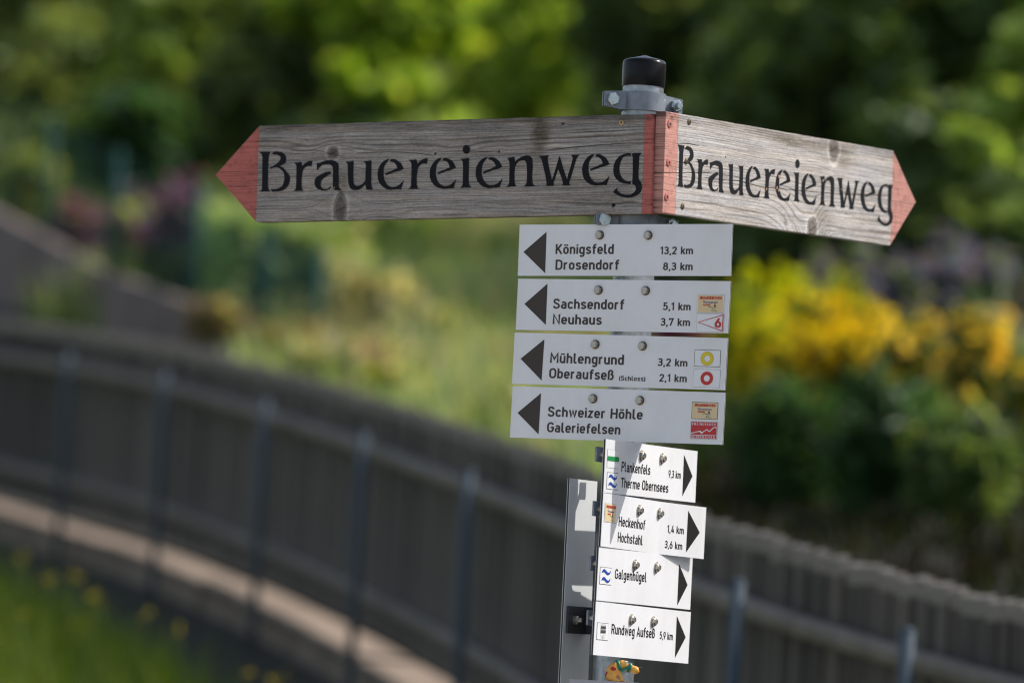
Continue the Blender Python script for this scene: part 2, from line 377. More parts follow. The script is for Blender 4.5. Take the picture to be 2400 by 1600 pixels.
# posts stand where the photo shows them along the fence
from_x = [-60, 160, 383, 612, 842, 1092, 1435, 1724, 2138, 2560]
proj_x = []
for i in range(int((S0 - 2) / .1), int((S1 + .6) / .1)):
    v = np.array([PP[i, 0] - .155 * NN[i, 0], PP[i, 1] - .155 * NN[i, 1], PP[i, 2] + 0.6]) - CAM; proj_x.append(1200 + FPX * (v @ _ri) / (v @ _f))
proj_x = np.array(proj_x)
for x in from_x:
    i = int((S0 - 2) / .1) + int(np.argmin(abs(proj_x - x)))
    o = bpy.data.objects.new('post', pme); COL.objects.link(o); o.parent = fe
    q = PP[i] + np.array([NN[i, 0], NN[i, 1], 0]) * -0.155
    o.location = tuple(q - fl)

# ------------------------------------------------------------------ foliage helpers
def leaves(cent, size, cols, elong=1.7, up=0.35, jitter=0.25):
    """one small bent leaf (two quads) for every centre; returns verts, quads, colours"""
    n = len(cent)
    d = rng.normal(size=(n, 3)); d /= np.linalg.norm(d, axis=1)[:, None]
    nr = rng.normal(size=(n, 3)); nr[:, 2] += up * 3; nr /= np.linalg.norm(nr, axis=1)[:, None]
    a = np.cross(nr, d); a /= np.linalg.norm(a, axis=1)[:, None] + 1e-9; b = np.cross(nr, a)
    s = size * rng.uniform(0.6, 1.35, n)[:, None]
    L = s * elong * 0.5; Wd = s * 0.5
    fold = nr * s * 0.16
    P = np.stack([cent - a * L, cent - b * Wd + fold, cent + a * L, cent + b * Wd + fold], 1)
    V = P.reshape(-1, 3); q = np.arange(4 * n).reshape(n, 4)
    c = np.asarray(cols)[rng.integers(0, len(cols), n)] * rng.uniform(1 - jitter, 1 + jitter, n)[:, None]
    return V, q, np.repeat(c, 4, 0)

def merge(parts):
    V = []; Q = []; Cc = []; n = 0
    for v, q, c in parts: V.append(v); Q.append(q + n); Cc.append(c); n += len(v)
    return np.concatenate(V), np.concatenate(Q), np.concatenate(Cc)

def blob(c, r, n, shell=0.55):
    d = rng.normal(size=(n, 3)); d /= np.linalg.norm(d, axis=1)[:, None]
    rad = (shell + (1 - shell) * rng.random(n)) ** 0.8
    # uneven, with bites taken out
    ph = rng.uniform(0, 6.28, 3)
    rad = rad * (0.8 + 0.25 * np.sin(3 * d[:, 0] + ph[0]) * np.sin(3 * d[:, 1] + ph[1]) + 0.15 * np.sin(5 * d[:, 2] + ph[2]))
    return np.asarray(c) + d * np.asarray(r) * rad[:, None]

def limb_mesh(name, segs, m, parent):
    mb = MB()
    for a, b, r0, r1 in segs: mb.tube(a, b, r0, r1, 9, caps=False)
    return mb.build(name, m, parent, smooth=True)

def tree(label, base, clumps, cols, leaf=0.075, dens=1.0, group='trees on the garden slope', name='broadleaf_tree'):
    """clumps: list of (centre, radius) in world space. trunk, limbs to every clump, one crown"""
    base = np.array(base, float)
    t = thing(name, label, 'tree', base, group)
    cc = np.mean([c for c, r in clumps], 0); fork = base + (cc - base) * 0.45
    segs = [(np.array([0, 0, -0.3]), (fork - base) * 0.5 + np.array([0.05, 0.03, 0]), 0.13, 0.10), ((fork - base) * 0.5 + np.array([0.05, 0.03, 0]), fork - base, 0.10, 0.075)]
    for c, r in clumps:
        mid = (fork + np.array(c)) / 2 + rng.normal(size=3) * 0.12
        segs += [(fork - base, mid - base, 0.045, 0.028), (mid - base, np.array(c) - base, 0.028, 0.008)]
    limb_mesh('trunk', segs, M['bark'], t)
    parts = []
    for c, r in clumps:
        n = int(1500 * dens * (r / 0.6) ** 2)
        pts = blob(np.array(c) - base, (r, r, r * 0.85), n, 0.45)
        # twig-sized sub clumps so the crown has gaps
        k = rng.integers(0, n, max(10, n // 40)); cen = pts[k]; pts = cen[rng.integers(0, len(cen), n)] + rng.normal(size=(n, 3)) * r * 0.12
        parts.append(leaves(pts, leaf, np.array(cols) * rng.uniform(0.8, 1.2)))
    V, q, c = merge(parts)
    np_mesh('crown', V, q, M['leaf'], t, c)
    return t

def clump(label, base, w, h, cols, cat, name, n=900, leaf=0.05, flowers=None, group=None, stems=34, elong=2.6):
    """a leafy plant standing on the ground: stems that fan out, leaves along them, flower heads (count, size, colours, low, high) near their tips"""
    base = np.array(base, float)
    t = thing(name, label, cat, base, group)
    shrub = cat == 'shrub'
    mb = MB(); foot = []; tips = []
    for _ in range(stems):
        a = rng.uniform(0, 6.28); r = w * 0.5 * math.sqrt(rng.random()); hh = h * rng.uniform(0.55, 1.0) * (1 - 0.25 * (2 * r / w) ** 2)
        tip = np.array([r * math.cos(a), r * math.sin(a), hh]); tips.append(tip); foot.append(np.array([tip[0] * .5, tip[1] * .5, -0.04]))
        mb.tube(foot[-1], tip, 0.008, 0.003, 4, caps=False)
    mb.build('stem', M['bark' if shrub else 'stalk'], t)
    foot = np.array(foot); tips = np.array(tips)
    k = rng.integers(0, stems, n); tt = rng.random(n) ** (0.75 if shrub else 0.9)
    spread = (w * 0.10 if shrub else w * 0.055) * (1.15 - 0.6 * tt)
    sp = foot[k] + (tips[k] - foot[k]) * tt[:, None] + rng.normal(size=(n, 3)) * spread[:, None] * np.array([1, 1, 0.8])
    sp[:, 2] = np.clip(sp[:, 2], 0.01, None)
    tone = rng.uniform(0.7, 1.35, stems)[k]
    V, q, c = leaves(sp, leaf, cols, elong, 0.15 if not shrub else 0.35)
    np_mesh('foliage', V, q, M['leaf'], t, c * np.repeat(tone, 4)[:, None])
    if flowers:
        fn, fs, fc, lo, hi = flowers
        k = rng.integers(0, stems, fn)
        cen = tips[k] * rng.uniform(lo, hi, fn)[:, None] + rng.normal(size=(fn, 3)) * w * 0.10
        parts = [leaves(cen + rng.normal(size=(fn, 3)) * fs * 0.42, fs * 0.75, fc, 1.2, 0.5) for j in range(6)]
        V, q, c = merge(parts); np_mesh('blossoms', V, q, M['petal'], t, c)
    return t
M['stalk'] = mat('green_stalk', (0.07, 0.11, 0.035), 0.7)

# ------------------------------------------------------------------ the signpost
POLE = np.array([0.17384, 8.35])
def axes(yaw, tilt, side):
    y = math.radians(yaw); t = math.radians(tilt)
    u0 = np.array([math.cos(y), math.sin(y) * side, 0]); v0 = np.array([0, 0, 1.0]); n = np.array([math.sin(y) * side, -math.cos(y), 0])
    return math.cos(t) * u0 + math.sin(t) * v0, -math.sin(t) * u0 + math.cos(t) * v0, n, u0
def sign_matrix(yaw, tilt, side, off, s, z):
    u, v, n, u0 = axes(yaw, tilt, side)
    o = np.array([POLE[0], POLE[1], 0]) + n * off + u0 * s + np.array([0, 0, z])
    return Matrix(((u[0], -n[0], v[0], o[0]), (u[1], -n[1], v[1], o[1]), (u[2], -n[2], v[2], o[2]), (0, 0, 0, 1)))

sp = thing('signpost', 'galvanised steel signpost with black plastic cap and pipe clamps', 'signpost', (POLE[0], POLE[1], 0))
autosmooth(MB().tube((0, 0, -0.3), (0, 0, 2.452), 0.0302, n=40).build('pole', M['galv'], sp))
ctop = at(1511, 131, 8.35)[2]
c0 = ctop - 0.0455
autosmooth(MB().lathe([(0.0300, c0 - 0.001), (0.0316, c0 - 0.0012), (0.0319, c0), (0.0322, c0 + 0.0325), (0.0314, c0 + 0.0362), (0.0292, c0 + 0.0384), (0.024, c0 + 0.0402), (0.014, c0 + 0.0424), (0.0075, c0 + 0.0440), (0.0035, c0 + 0.0456), (0.0, c0 + 0.0464)], 48).build('pole_cap', M['cap'], sp), 50)

def hexbolt(mb, c, r, h, rod=0.0, rr=0.004, back=0.0):
    """head towards -y at c"""
    x, y, z = c
    mb.tube((x, y, z), (x, y - h * 0.8, z), r, r, 6, ph=0.3); mb.tube((x, y - h * 0.8, z), (x, y - h, z), r * 0.99, r * 0.82, 6, ph=0.3)
    if rod: mb.tube((x, y - h, z), (x, y - h - rod, z), rr, rr * 0.9, 10)
    if back: mb.tube((x, y + 0.003, z), (x, y + back, z), rr, rr, 10)
    return mb

def pipe_clamp(parent, z, phi, hh=0.030, two=True, nutside=True, label=None):
    """two half straps round the pole with ears; phi turns the ears (degrees)"""
    R = Matrix.Rotation(math.radians(phi), 4, 'Z')
    mb = MB(); n = 16
    for sgn in (1, -1):
        prof = [(-0.067, sgn * 0.0015), (-0.040, sgn * 0.0015)]
        for i in range(n + 1):
            t = math.radians(170 - 160 * i / n); prof.append((0.0315 * math.cos(t), sgn * (0.0315 * math.sin(t))))
        prof += [(0.040, sgn * 0.0015), (0.067, sgn * 0.0015)]
        th = 0.0026; v = []; f = []
        for i, (x, y) in enumerate(prof):
            a = np.array(prof[max(0, i - 1)]); b = np.array(prof[min(len(prof) - 1, i + 1)]); d = (b - a) / np.linalg.norm(b - a); nn = np.array([-d[1], d[0]]) * sgn
            chop = 0.003 if i in (0, len(prof) - 1) else 0
            for q, zz in ((0, -hh / 2 + chop), (th, -hh / 2 + chop), (th, hh / 2 - chop), (0, hh / 2 - chop)): v.append((x + nn[0] * q, y + nn[1] * q, zz))
        m = len(prof)
        for i in range(m - 1):
            for k in range(4): f.append((i * 4 + k, (i + 1) * 4 + k, (i + 1) * 4 + (k + 1) % 4, i * 4 + (k + 1) % 4))
        f += [(0, 1, 2, 3), (m * 4 - 1, m * 4 - 2, m * 4 - 3, m * 4 - 4)]
        mb.add(v, f)
    o = autosmooth(mb.build('pipe_clamp', M['zinc'], parent)); o.matrix_local = Matrix.Translation((0, 0, z)) @ R
    b = MB(); hexbolt(b, (-0.0545, -0.0042, 0), 0.0105, 0.0062); b.tube((-0.0545, 0.004, 0), (-0.0545, 0.012, 0), 0.004)
    b.build('clamp_bolt', M['boltblue'], o)
    b = MB(); hexbolt(b, (0.0545, -0.0042, 0), 0.0100, 0.0065, 0.007, 0.0052); b.build('clamp_nut', M['boltblue'], o)
    return o
zc = at(1508, 238, 8.33)[2]
pipe_clamp(sp, zc, 30, 0.0275)
pipe_clamp(sp, at(1490, 521, 8.35)[2], 24, 0.022)

# ------------------------------------------------------------------ wooden arrow boards
def wood_field(u, v, spec):
    """growth rings, knots, cracks and stains of one weathered board (mm). returns colour, relief"""
    sd_ = spec['seed']
    w = v + 3.2 * (fbm(u / 150, v / 60, sd_) - 0.5) * 2 + 0.9 * (fbm(u / 38, v / 22, sd_ + 9) - 0.5)
    for (uk, vk, A, su, sv) in spec['bend']: w = w + A * np.exp(-((u - uk) / np.where(u > uk, su * 0.42, su)) ** 2 - ((v - vk) / sv) ** 2)
    for (uk, vk, ru, rv) in spec['knots']:
        w = w + np.sign(v - vk + 1e-6) * (-rv * 1.5) * np.exp(-((u - uk) / (ru * 3.2)) ** 2) * np.exp(-abs(v - vk) / (rv * 2.2))
    per = spec['period'](u, v)
    ph = w / per + 1.3 * fbm(w / 14, u / 900, sd_ + 3)
    fr = ph - np.floor(ph); iid = np.floor(ph).astype(int)
    amp = 0.35 + 0.65 * np.random.default_rng(sd_ + 40).random(512)[iid % 512]
    line = np.exp(-((fr - 0.5) / spec['lw']) ** 2) * amp * (0.55 + 0.75 * fbm(u / 45, w / 3, sd_ + 5))
    streak = fbm(u / 55, v / 1.1, sd_ + 6) - 0.5
    streak2 = fbm(u / 140, v / 5, sd_ + 12) - 0.5
    blot = fbm(u / 70, v / 45, sd_ + 7) - 0.5
    speck = vnoise(u / 2.6, v / 0.8, sd_ + 15) - 0.5
    val = spec['val'] * (1 - spec['k'] * line) * (1 + 1.0 * streak + 0.55 * streak2 + 0.42 * blot + 0.42 * speck)
    warm = np.clip(0.5 + 1.1 * (fbm(u / 90, v / 7, sd_ + 21) - 0.5) + 0.5 * line, 0, 1)[..., None]
    colr = np.array(spec.get('tint', (1, 1, 1))) * val[..., None] * (np.array([1.02, 0.99, 0.985]) * (1 - warm) + np.array([1.14, 0.98, 0.83]) * warm)
    relief = -0.28 * line + 0.16 * streak
    edge = np.clip((v - (spec['H'] / 2 - 13 - 8 * fbm(u / 60, v * 0, sd_ + 31))) / 10, 0, 1) * fbm(u / 25, v / 2.2, sd_ + 33) * spec['edge']
    colr = colr * (1 - edge[..., None] * np.array([0.72, 0.76, 0.82]))
    for (uk, vk, ru, rv) in spec['knots']:
        d = np.sqrt(((u - uk) / ru) ** 2 + ((v - vk) / rv) ** 2) * (1 + 0.25 * (fbm(u / 7, v / 7, sd_ + 51) - 0.5))
        m = np.clip((1.15 - d) * 3.2, 0, 1)[..., None] * 0.9; rg = 0.5 + 0.5 * np.sin(d * 15 + 2 * fbm(u / 6, v / 6, sd_ + 52))
        fib = fbm(u / 1.6, v / 12, sd_ + 54) if rv > 1.15 * ru else fbm(u / 3, v / 3, sd_ + 54)
        kc = (np.array([0.50, 0.42, 0.37]) * spec['val'])[None, None, :] * (0.45 + 0.55 * rg * fbm(u / 5, v / 5, sd_ + 53) + 0.75 * (fib - 0.3))[..., None].clip(0.15, 2)
        halo = (np.exp(-((d - 1.45) / 0.28) ** 2) * 0.35)[..., None]
        ring = np.exp(-((d - 1.15) / 0.07) ** 2)[..., None] * 0.55
        colr = colr * (1 + halo) * (1 - ring) * (1 - m) + kc * m
        chk = np.exp(-((v - vk - (u - uk) * 0.4) / 0.8) ** 2) * (d < 0.95) * 0.8; colr = colr * (1 - chk[..., None])
        relief = relief + 0.3 * m[..., 0] * np.cos(d * 2)
    for (uk, vk, ru, rv, st) in spec['stains']:
        d = ((u - uk) / ru) ** 2 + ((v - vk) / rv) ** 2
        colr = colr * (1 - (st * np.exp(-d ** 2) * (0.3 + 1.1 * fbm(u / 9, v / 2.0, sd_ + 61)))[..., None] * np.array([0.85, 0.9, 1.0])).clip(0.02, 1)
    for pl_, wd in spec['cracks']:
        pl_ = np.array(pl_, float)
        vv = np.interp(u, pl_[:, 0], pl_[:, 1]) + 0.5 * (vnoise(u / 9, v * 0, sd_ + 71) - 0.5)
        tap = np.clip(np.minimum(u - pl_[0, 0], pl_[-1, 0] - u) / 14, 0, 1)
        inn = np.exp(-((v - vv) / (wd * (0.35 + 0.65 * tap) + 1e-3)) ** 2) * (u > pl_[0, 0]) * (u < pl_[-1, 0])
        colr = colr * (1 - 0.9 * inn[..., None]); relief = relief - 1.1 * inn
    for (uk, vk, r) in spec['holes']:
        d = np.sqrt((u - uk) ** 2 + (v - vk) ** 2) / r; m = np.clip((1.1 - d) * 5, 0, 1)
        colr = colr * (1 - 0.92 * m[..., None]); relief = relief - 2.0 * m
    return colr.clip(0.006, 0.8), relief

def wood_piece(name, m, parent, u0, u1, H, T, spec, tip=None, wob=True, du=1.5, dv=0.55, redtint=None):
    """a length of the board from u0 to u1 (mm), full thickness; tip=+1/-1 tapers to a point at u1/u0"""
    nu = max(3, int(abs(u1 - u0) / du)); nv = int(H / dv)
    U, S = np.meshgrid(np.linspace(u0, u1, nu), np.linspace(-0.5, 0.5, nv), indexing='ij')
    if tip: sc = np.abs((U - u0) / (u1 - u0)); sc = (1 - sc) if tip > 0 else sc; sc = np.clip(sc, 0.006, 1)
    else: sc = np.ones_like(U)
    top = H / 2 + (0.5 * (fbm(U / 30, U * 0, spec['seed'] + 81) - 0.5) * 1.6 if wob else 0)
    bot = H / 2 + (0.5 * (fbm(U / 40, U * 0, spec['seed'] + 82) - 0.5) * 1.2 if wob else 0)
    Vv = np.where(S > 0, S * 2 * top, S * 2 * bot) * sc
    c, rel = wood_field(U, Vv, spec)
    edgef = np.clip(np.minimum(S + 0.5, 0.5 - S) * H / 1.5, 0, 1)
    rel = rel - (1 - edgef) * 0.5
    if redtint is not None: rel = rel * 0.6
    F = np.stack([U, -rel, Vv], -1)
    Bk = np.stack([U, np.full_like(U, T), Vv], -1)
    idx = np.arange(nu * nv).reshape(nu, nv)
    q = np.stack([idx[:-1, :-1], idx[1:, :-1], idx[1:, 1:], idx[:-1, 1:]], -1).reshape(-1, 4)
    ring = np.concatenate([idx[:, 0], idx[-1, 1:], idx[-2::-1, -1], idx[0, -2:0:-1]])
    nF = nu * nv; nb = len(ring)
    V = np.concatenate([F.reshape(-1, 3), Bk.reshape(-1, 3)[ring]]) / 1000.0
    j = np.arange(nb); k = (j + 1) % nb
    side = np.stack([ring[k], ring[j], nF + j, nF + k], -1)
    cb = c.reshape(-1, 3)[ring] * 0.55 * np.array([1.05, 1.0, 0.72])
    colr = np.concatenate([c.reshape(-1, 3), cb])
    # back face as quads between the two long edges
    lo = nF + np.arange(nu); hi_ring = {int(r): i for i, r in enumerate(ring)}
    hi = nF + np.array([hi_ring[int(idx[i, -1])] for i in range(nu)])
    back = np.stack([lo[:-1], hi[:-1], hi[1:], lo[1:]], -1)
    return np_mesh(name, V, np.concatenate([q, side, back]), m, parent, colr, smooth=False)

GL = json.loads('''{"B":[[[0.0,61.2],[20.7,60.7],[18.0,56.3],[16.9,50.6],[16.8,38.2],[17.2,19.9],[17.5,9.1],[18.8,4.1],[21.7,0.1],[11.6,0.5],[2.0,0.5],[6.6,3.6],[7.0,6.9],[6.9,20.1],[6.4,38.4],[6.2,50.9],[5.0,56.6],[2.5,59.1]],[[21.1,57.0],[25.9,60.8],[31.7,61.1],[38.4,60.1],[43.8,57.5],[47.1,54.1],[48.4,49.0],[47.7,44.5],[44.9,41.7],[41.1,40.1],[37.5,38.9],[43.2,35.9],[49.2,30.4],[53.7,25.3],[55.8,20.7],[55.6,14.1],[53.8,9.2],[49.3,4.3],[43.6,1.1],[35.1,0.0],[25.5,0.0],[22.0,4.2],[31.1,4.0],[37.7,5.4],[42.4,8.2],[45.1,13.5],[46.2,20.1],[45.3,25.9],[42.5,31.0],[37.5,34.8],[32.6,37.0],[27.9,36.9],[23.1,35.1],[20.7,34.9],[19.7,37.3],[23.9,38.8],[28.7,40.8],[33.3,43.6],[37.0,46.8],[38.3,51.0],[36.8,53.9],[32.9,55.6],[27.1,56.6]]],"r":[[[0.0,43.7],[5.7,43.6],[13.8,44.4],[14.9,40.9],[16.0,37.6],[18.7,40.8],[22.9,43.6],[27.6,45.1],[33.5,45.2],[32.5,40.9],[32.2,36.9],[27.9,37.7],[23.2,37.0],[19.0,34.2],[16.8,30.1],[16.0,25.1],[15.4,16.9],[15.8,6.1],[16.9,2.8],[20.0,0.1],[10.3,0.0],[0.8,0.0],[5.0,2.6],[5.8,5.5],[6.0,17.1],[5.8,30.3],[5.2,37.8],[3.9,41.1]]],"a":[[[3.5,42.3],[7.8,41.8],[12.5,43.7],[20.0,45.5],[27.6,45.6],[34.3,44.5],[39.1,41.9],[41.2,37.7],[42.0,28.6],[42.4,17.1],[42.6,6.4],[44.4,2.6],[48.3,-0.2],[42.6,-0.4],[34.1,0.4],[32.5,5.8],[31.8,17.3],[31.6,28.9],[30.9,34.6],[28.9,37.6],[25.0,39.3],[19.3,39.7],[12.7,38.4],[8.1,35.2],[4.0,30.5],[3.3,35.3]],[[28.2,28.8],[28.2,25.2],[22.8,22.5],[16.3,18.5],[12.2,14.9],[10.9,10.3],[11.6,6.2],[14.1,2.8],[18.9,1.9],[24.5,3.0],[28.7,6.2],[29.7,4.3],[26.5,1.8],[20.8,-0.2],[13.3,-0.3],[6.5,2.2],[2.1,6.0],[0.0,10.6],[0.2,16.4],[3.9,21.2],[11.3,24.4],[19.7,27.9]]],"u":[[[0.0,43.2],[7.7,43.3],[14.8,44.5],[14.9,35.3],[15.1,23.7],[15.7,13.9],[17.1,8.9],[20.5,6.3],[25.2,6.4],[30.8,8.6],[35.4,12.2],[36.3,16.7],[36.2,28.2],[36.1,37.2],[35.2,40.6],[30.9,43.3],[38.9,43.6],[45.7,44.3],[46.1,34.5],[46.2,23.0],[46.5,11.5],[47.4,4.9],[50.1,0.4],[44.3,0.1],[38.6,0.2],[37.5,4.3],[36.4,8.5],[32.8,4.4],[27.3,0.9],[20.8,-0.4],[14.1,0.7],[9.3,3.7],[7.2,9.1],[6.1,17.4],[5.5,28.9],[4.9,38.0],[3.6,41.1]]],"e":[[[20.3,46.3],[14.7,45.6],[9.2,42.8],[4.6,38.0],[1.1,31.5],[0.0,24.2],[0.7,17.6],[3.3,11.0],[8.7,5.1],[15.4,1.3],[23.9,-0.4],[31.4,0.1],[42.1,0.3],[42.5,3.5],[44.2,7.6],[46.3,14.1],[42.2,10.1],[37.7,6.5],[32.2,4.2],[26.1,3.7],[20.9,5.2],[16.1,9.0],[12.6,14.9],[10.7,21.5],[10.5,28.0],[11.3,34.6],[14.9,40.2],[18.0,43.4]],[[20.4,42.4],[23.1,45.9],[28.7,45.8],[34.5,43.1],[39.3,39.7],[42.7,35.1],[44.9,30.4],[38.8,28.2],[30.4,26.3],[21.1,23.7],[14.2,21.4],[13.4,24.7],[21.0,27.0],[28.4,29.7],[33.8,31.6],[33.4,34.1],[30.9,38.2],[27.0,41.2],[23.7,42.1]]],"i":[[[0.0,43.7],[6.0,43.5],[16.1,44.5],[15.9,37.6],[16.1,26.2],[16.4,11.5],[17.1,5.0],[19.1,2.1],[21.9,0.0],[12.2,0.2],[2.0,0.0],[5.2,2.4],[6.6,6.0],[6.5,18.2],[6.3,31.3],[5.5,38.6],[3.8,41.5]],[[17.2,57.2],[16.8,54.7],[15.5,52.6],[13.5,51.2],[11.1,50.7],[8.7,51.3],[6.6,52.8],[5.2,55.0],[4.6,57.6],[5.0,60.1],[6.3,62.2],[8.2,63.6],[10.6,64.1],[13.1,63.5],[15.1,62.0],[16.6,59.8]]],"n":[[[0.0,43.2],[6.1,43.7],[13.0,44.8],[14.0,41.1],[15.0,37.4],[19.0,41.0],[25.3,44.5],[32.6,46.2],[38.1,45.8],[42.3,43.3],[44.2,38.8],[44.9,29.0],[44.5,17.7],[44.7,8.0],[46.1,3.1],[50.6,0.4],[40.6,0.0],[30.5,0.2],[34.5,3.4],[35.7,8.2],[35.5,19.5],[35.0,29.3],[33.8,35.8],[31.0,38.7],[26.4,39.3],[21.0,37.7],[17.0,33.7],[15.1,28.9],[14.7,20.0],[14.9,8.7],[16.3,3.0],[19.5,0.6],[10.4,0.2],[0.8,0.1],[4.8,3.2],[6.0,8.0],[5.9,18.6],[5.7,29.9],[5.0,37.3],[3.0,41.4]]],"w":[[[0.0,44.8],[8.6,45.0],[17.6,45.2],[15.6,42.4],[15.7,38.4],[18.4,26.2],[21.5,15.6],[23.6,8.3],[26.0,15.5],[29.3,25.9],[32.6,36.3],[35.0,44.4],[37.5,38.6],[41.0,28.1],[45.0,17.5],[49.0,8.9],[50.5,16.6],[53.8,27.0],[56.6,37.4],[57.3,41.4],[54.1,44.9],[61.3,44.9],[69.0,45.1],[64.6,41.6],[62.5,36.4],[59.2,26.0],[56.0,14.8],[53.1,6.0],[52.3,3.2],[54.7,0.3],[47.4,0.1],[40.2,0.3],[42.4,3.0],[40.8,8.7],[37.3,16.9],[33.5,24.2],[30.6,16.2],[28.1,9.0],[26.4,4.2],[27.5,0.3],[21.1,0.1],[14.8,0.0],[14.8,5.2],[13.4,11.7],[10.3,22.3],[7.2,33.7],[4.7,41.0]]],"g":[[[27.8,45.5],[21.8,45.4],[15.4,44.0],[9.0,41.2],[3.6,35.6],[0.6,28.4],[0.0,21.2],[1.5,14.0],[5.3,8.1],[11.1,3.6],[18.4,1.0],[29.4,0.0],[29.6,4.3],[23.2,4.5],[19.1,6.0],[14.9,9.3],[11.9,14.5],[10.1,21.0],[10.3,27.5],[12.1,33.9],[14.8,38.9],[18.7,41.7],[23.5,42.0],[28.8,41.6]],[[29.1,44.7],[34.7,45.7],[46.8,45.0],[42.9,42.2],[42.0,39.7],[41.9,26.8],[41.5,13.8],[42.3,6.6],[45.8,2.9],[47.9,-2.2],[48.1,-7.3],[46.3,-12.3],[41.6,-16.1],[35.2,-18.9],[25.6,-19.9],[17.5,-18.9],[9.3,-16.2],[3.6,-13.2],[0.7,-11.3],[3.8,-7.7],[8.1,-4.2],[7.4,-7.8],[9.2,-10.7],[14.1,-13.7],[21.4,-15.7],[29.5,-15.5],[35.0,-12.7],[38.1,-8.5],[38.4,-4.9],[36.3,-1.6],[32.2,0.3],[32.0,5.3],[32.1,14.0],[31.8,27.0],[31.5,38.5],[30.6,42.2]]]}''')
GLW = {k: max(p[0] for q in v for p in q) for k, v in GL.items()}
def stencil(parent, letters, sxf, scale=1.0, y=-0.00062):
    v = []; f = []; n = 0
    for ch, (u0, b0) in letters:
        sx = sxf(u0)
        for poly in GL[ch]:
            p = [(u0 + a * sx + random.uniform(-.18, .18), b0 + b * scale + random.uniform(-.18, .18)) for a, b in poly]
            v += [(a / 1000, y, b / 1000) for a, b in p]; f.append(tuple(range(n, n + len(p)))); n += len(p)
    me = bpy.data.meshes.new('lettering'); me.from_pydata(v, [], f); me.materials.append(M['stencil'])
    bm = bmesh.new(); bm.from_mesh(me); bmesh.ops.triangulate(bm, faces=bm.faces[:], ngon_method='EAR_CLIP')
    for fc in bm.faces:
        if fc.normal.y > 0: fc.normal_flip()
    bm.to_mesh(me); bm.free()
    o = bpy.data.objects.new('lettering', me); COL.objects.link(o); o.parent = parent; return o

def screw(parent, u, v, r, m, slot=True, y=-0.0006, name='screw'):
    mb = MB(); mb.tube((u, y + 0.0012, v), (u, y - 0.0006, v), r, r * 0.93, 14); mb.tube((u, y - 0.0006, v), (u, y - 0.0012, v), r * 0.93, r * 0.6, 14)
    o = autosmooth(mb.build(name, m, parent), 40)
    if slot: MB().tube((u, y - 0.00115, v), (u, y - 0.00135, v), r * 0.36, r * 0.36, 6).build('screw_recess', M['core'], o)
    return o

wordL = list(zip('Brauereienweg', [(-670.1, -28.0), (-609.1, -28.1), (-571.1, -28.1), (-518.9, -28.6), (-462.1, -29.2), (-409.6, -29.0), (-372.4, -29.8), (-322.0, -29.2), (-294.4, -30.4), (-242.9, -29.7), (-188.9, -29.6), (-115.6, -30.4), (-63.9, -29.8)]))
wordR = list(zip('Brauereienweg', [(37.3, -32.2), (95.0, -31.2), (131.2, -31.0), (187.5, -31.0), (242.3, -31.2), (296.7, -29.5), (333.7, -29.3), (388.2, -27.8), (414.5, -29.0), (471.1, -27.2), (525.7, -26.6), (603.9, -26.4), (659.8, -24.8)]))

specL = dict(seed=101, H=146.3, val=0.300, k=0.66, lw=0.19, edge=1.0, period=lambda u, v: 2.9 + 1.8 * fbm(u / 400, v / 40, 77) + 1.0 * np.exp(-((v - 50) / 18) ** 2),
    bend=[(-540, 45, 7, 70, 26), (-527, -62, -9, 26, 26), (-310, 30, 3, 60, 12)],
    knots=[(-540.7, 28.5, 8.5, 8.5), (-525, -57, 9.5, 21), (-363.9, 22.8, 2.6, 2.6), (-255.8, 23.6, 2.6, 2.6), (-150, 62, 3.5, 2.5)],
    stains=[(-187, 50, 16, 24, 0.75), (-523, -20, 9, 22, 0.5), (-190, 20, 14, 14, 0.35), (-660, 55, 30, 18, 0.25)],
    cracks=[([(-500, 27.5), (-443, 27.8), (-400, 25), (-366, 20.5)], 0.55), ([(-350, 26.5), (-300, 25), (-258, 23)], 0.5), ([(-177, 24), (-120, 27.5), (-60, 30.5), (-1, 30.1)], 0.75), ([(-592, 55), (-586, 47)], 0.7), ([(-620, 34), (-570, 33.5), (-520, 22)], 0.4)],
    holes=[(-62.6, -60.1, 3.0), (-56.4, 4.8, 2.8)])
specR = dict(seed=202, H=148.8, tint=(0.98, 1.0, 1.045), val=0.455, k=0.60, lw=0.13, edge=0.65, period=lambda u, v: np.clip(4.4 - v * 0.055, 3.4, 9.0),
    bend=[(452, -78, 46, 78, 58), (513, 70, -22, 60, 40)],
    knots=[(513.1, 61.0, 13, 17), (452.5, -66, 13, 15), (180, 22, 2.2, 1.8), (560, -34, 2.2, 1.8)],
    stains=[(545, 50, 24, 20, 0.35), (480, -52, 34, 22, 0.35), (420, 62, 130, 7, 0.5)],
    cracks=[([(-16, -15.7), (20, -15), (82, -9), (133, -5.9)], 0.6), ([(120, -14), (148, -13.9), (222, -11), (297, -14.5), (490, -8.3), (700, 3.0)], 0.55), ([(34, 30), (68, 32.5), (101, 31.7)], 0.6), ([(90, 8), (130, 9), (170, 5)], 0.4)],
    holes=[])
def red_spec(sp_): q = dict(sp_); return q

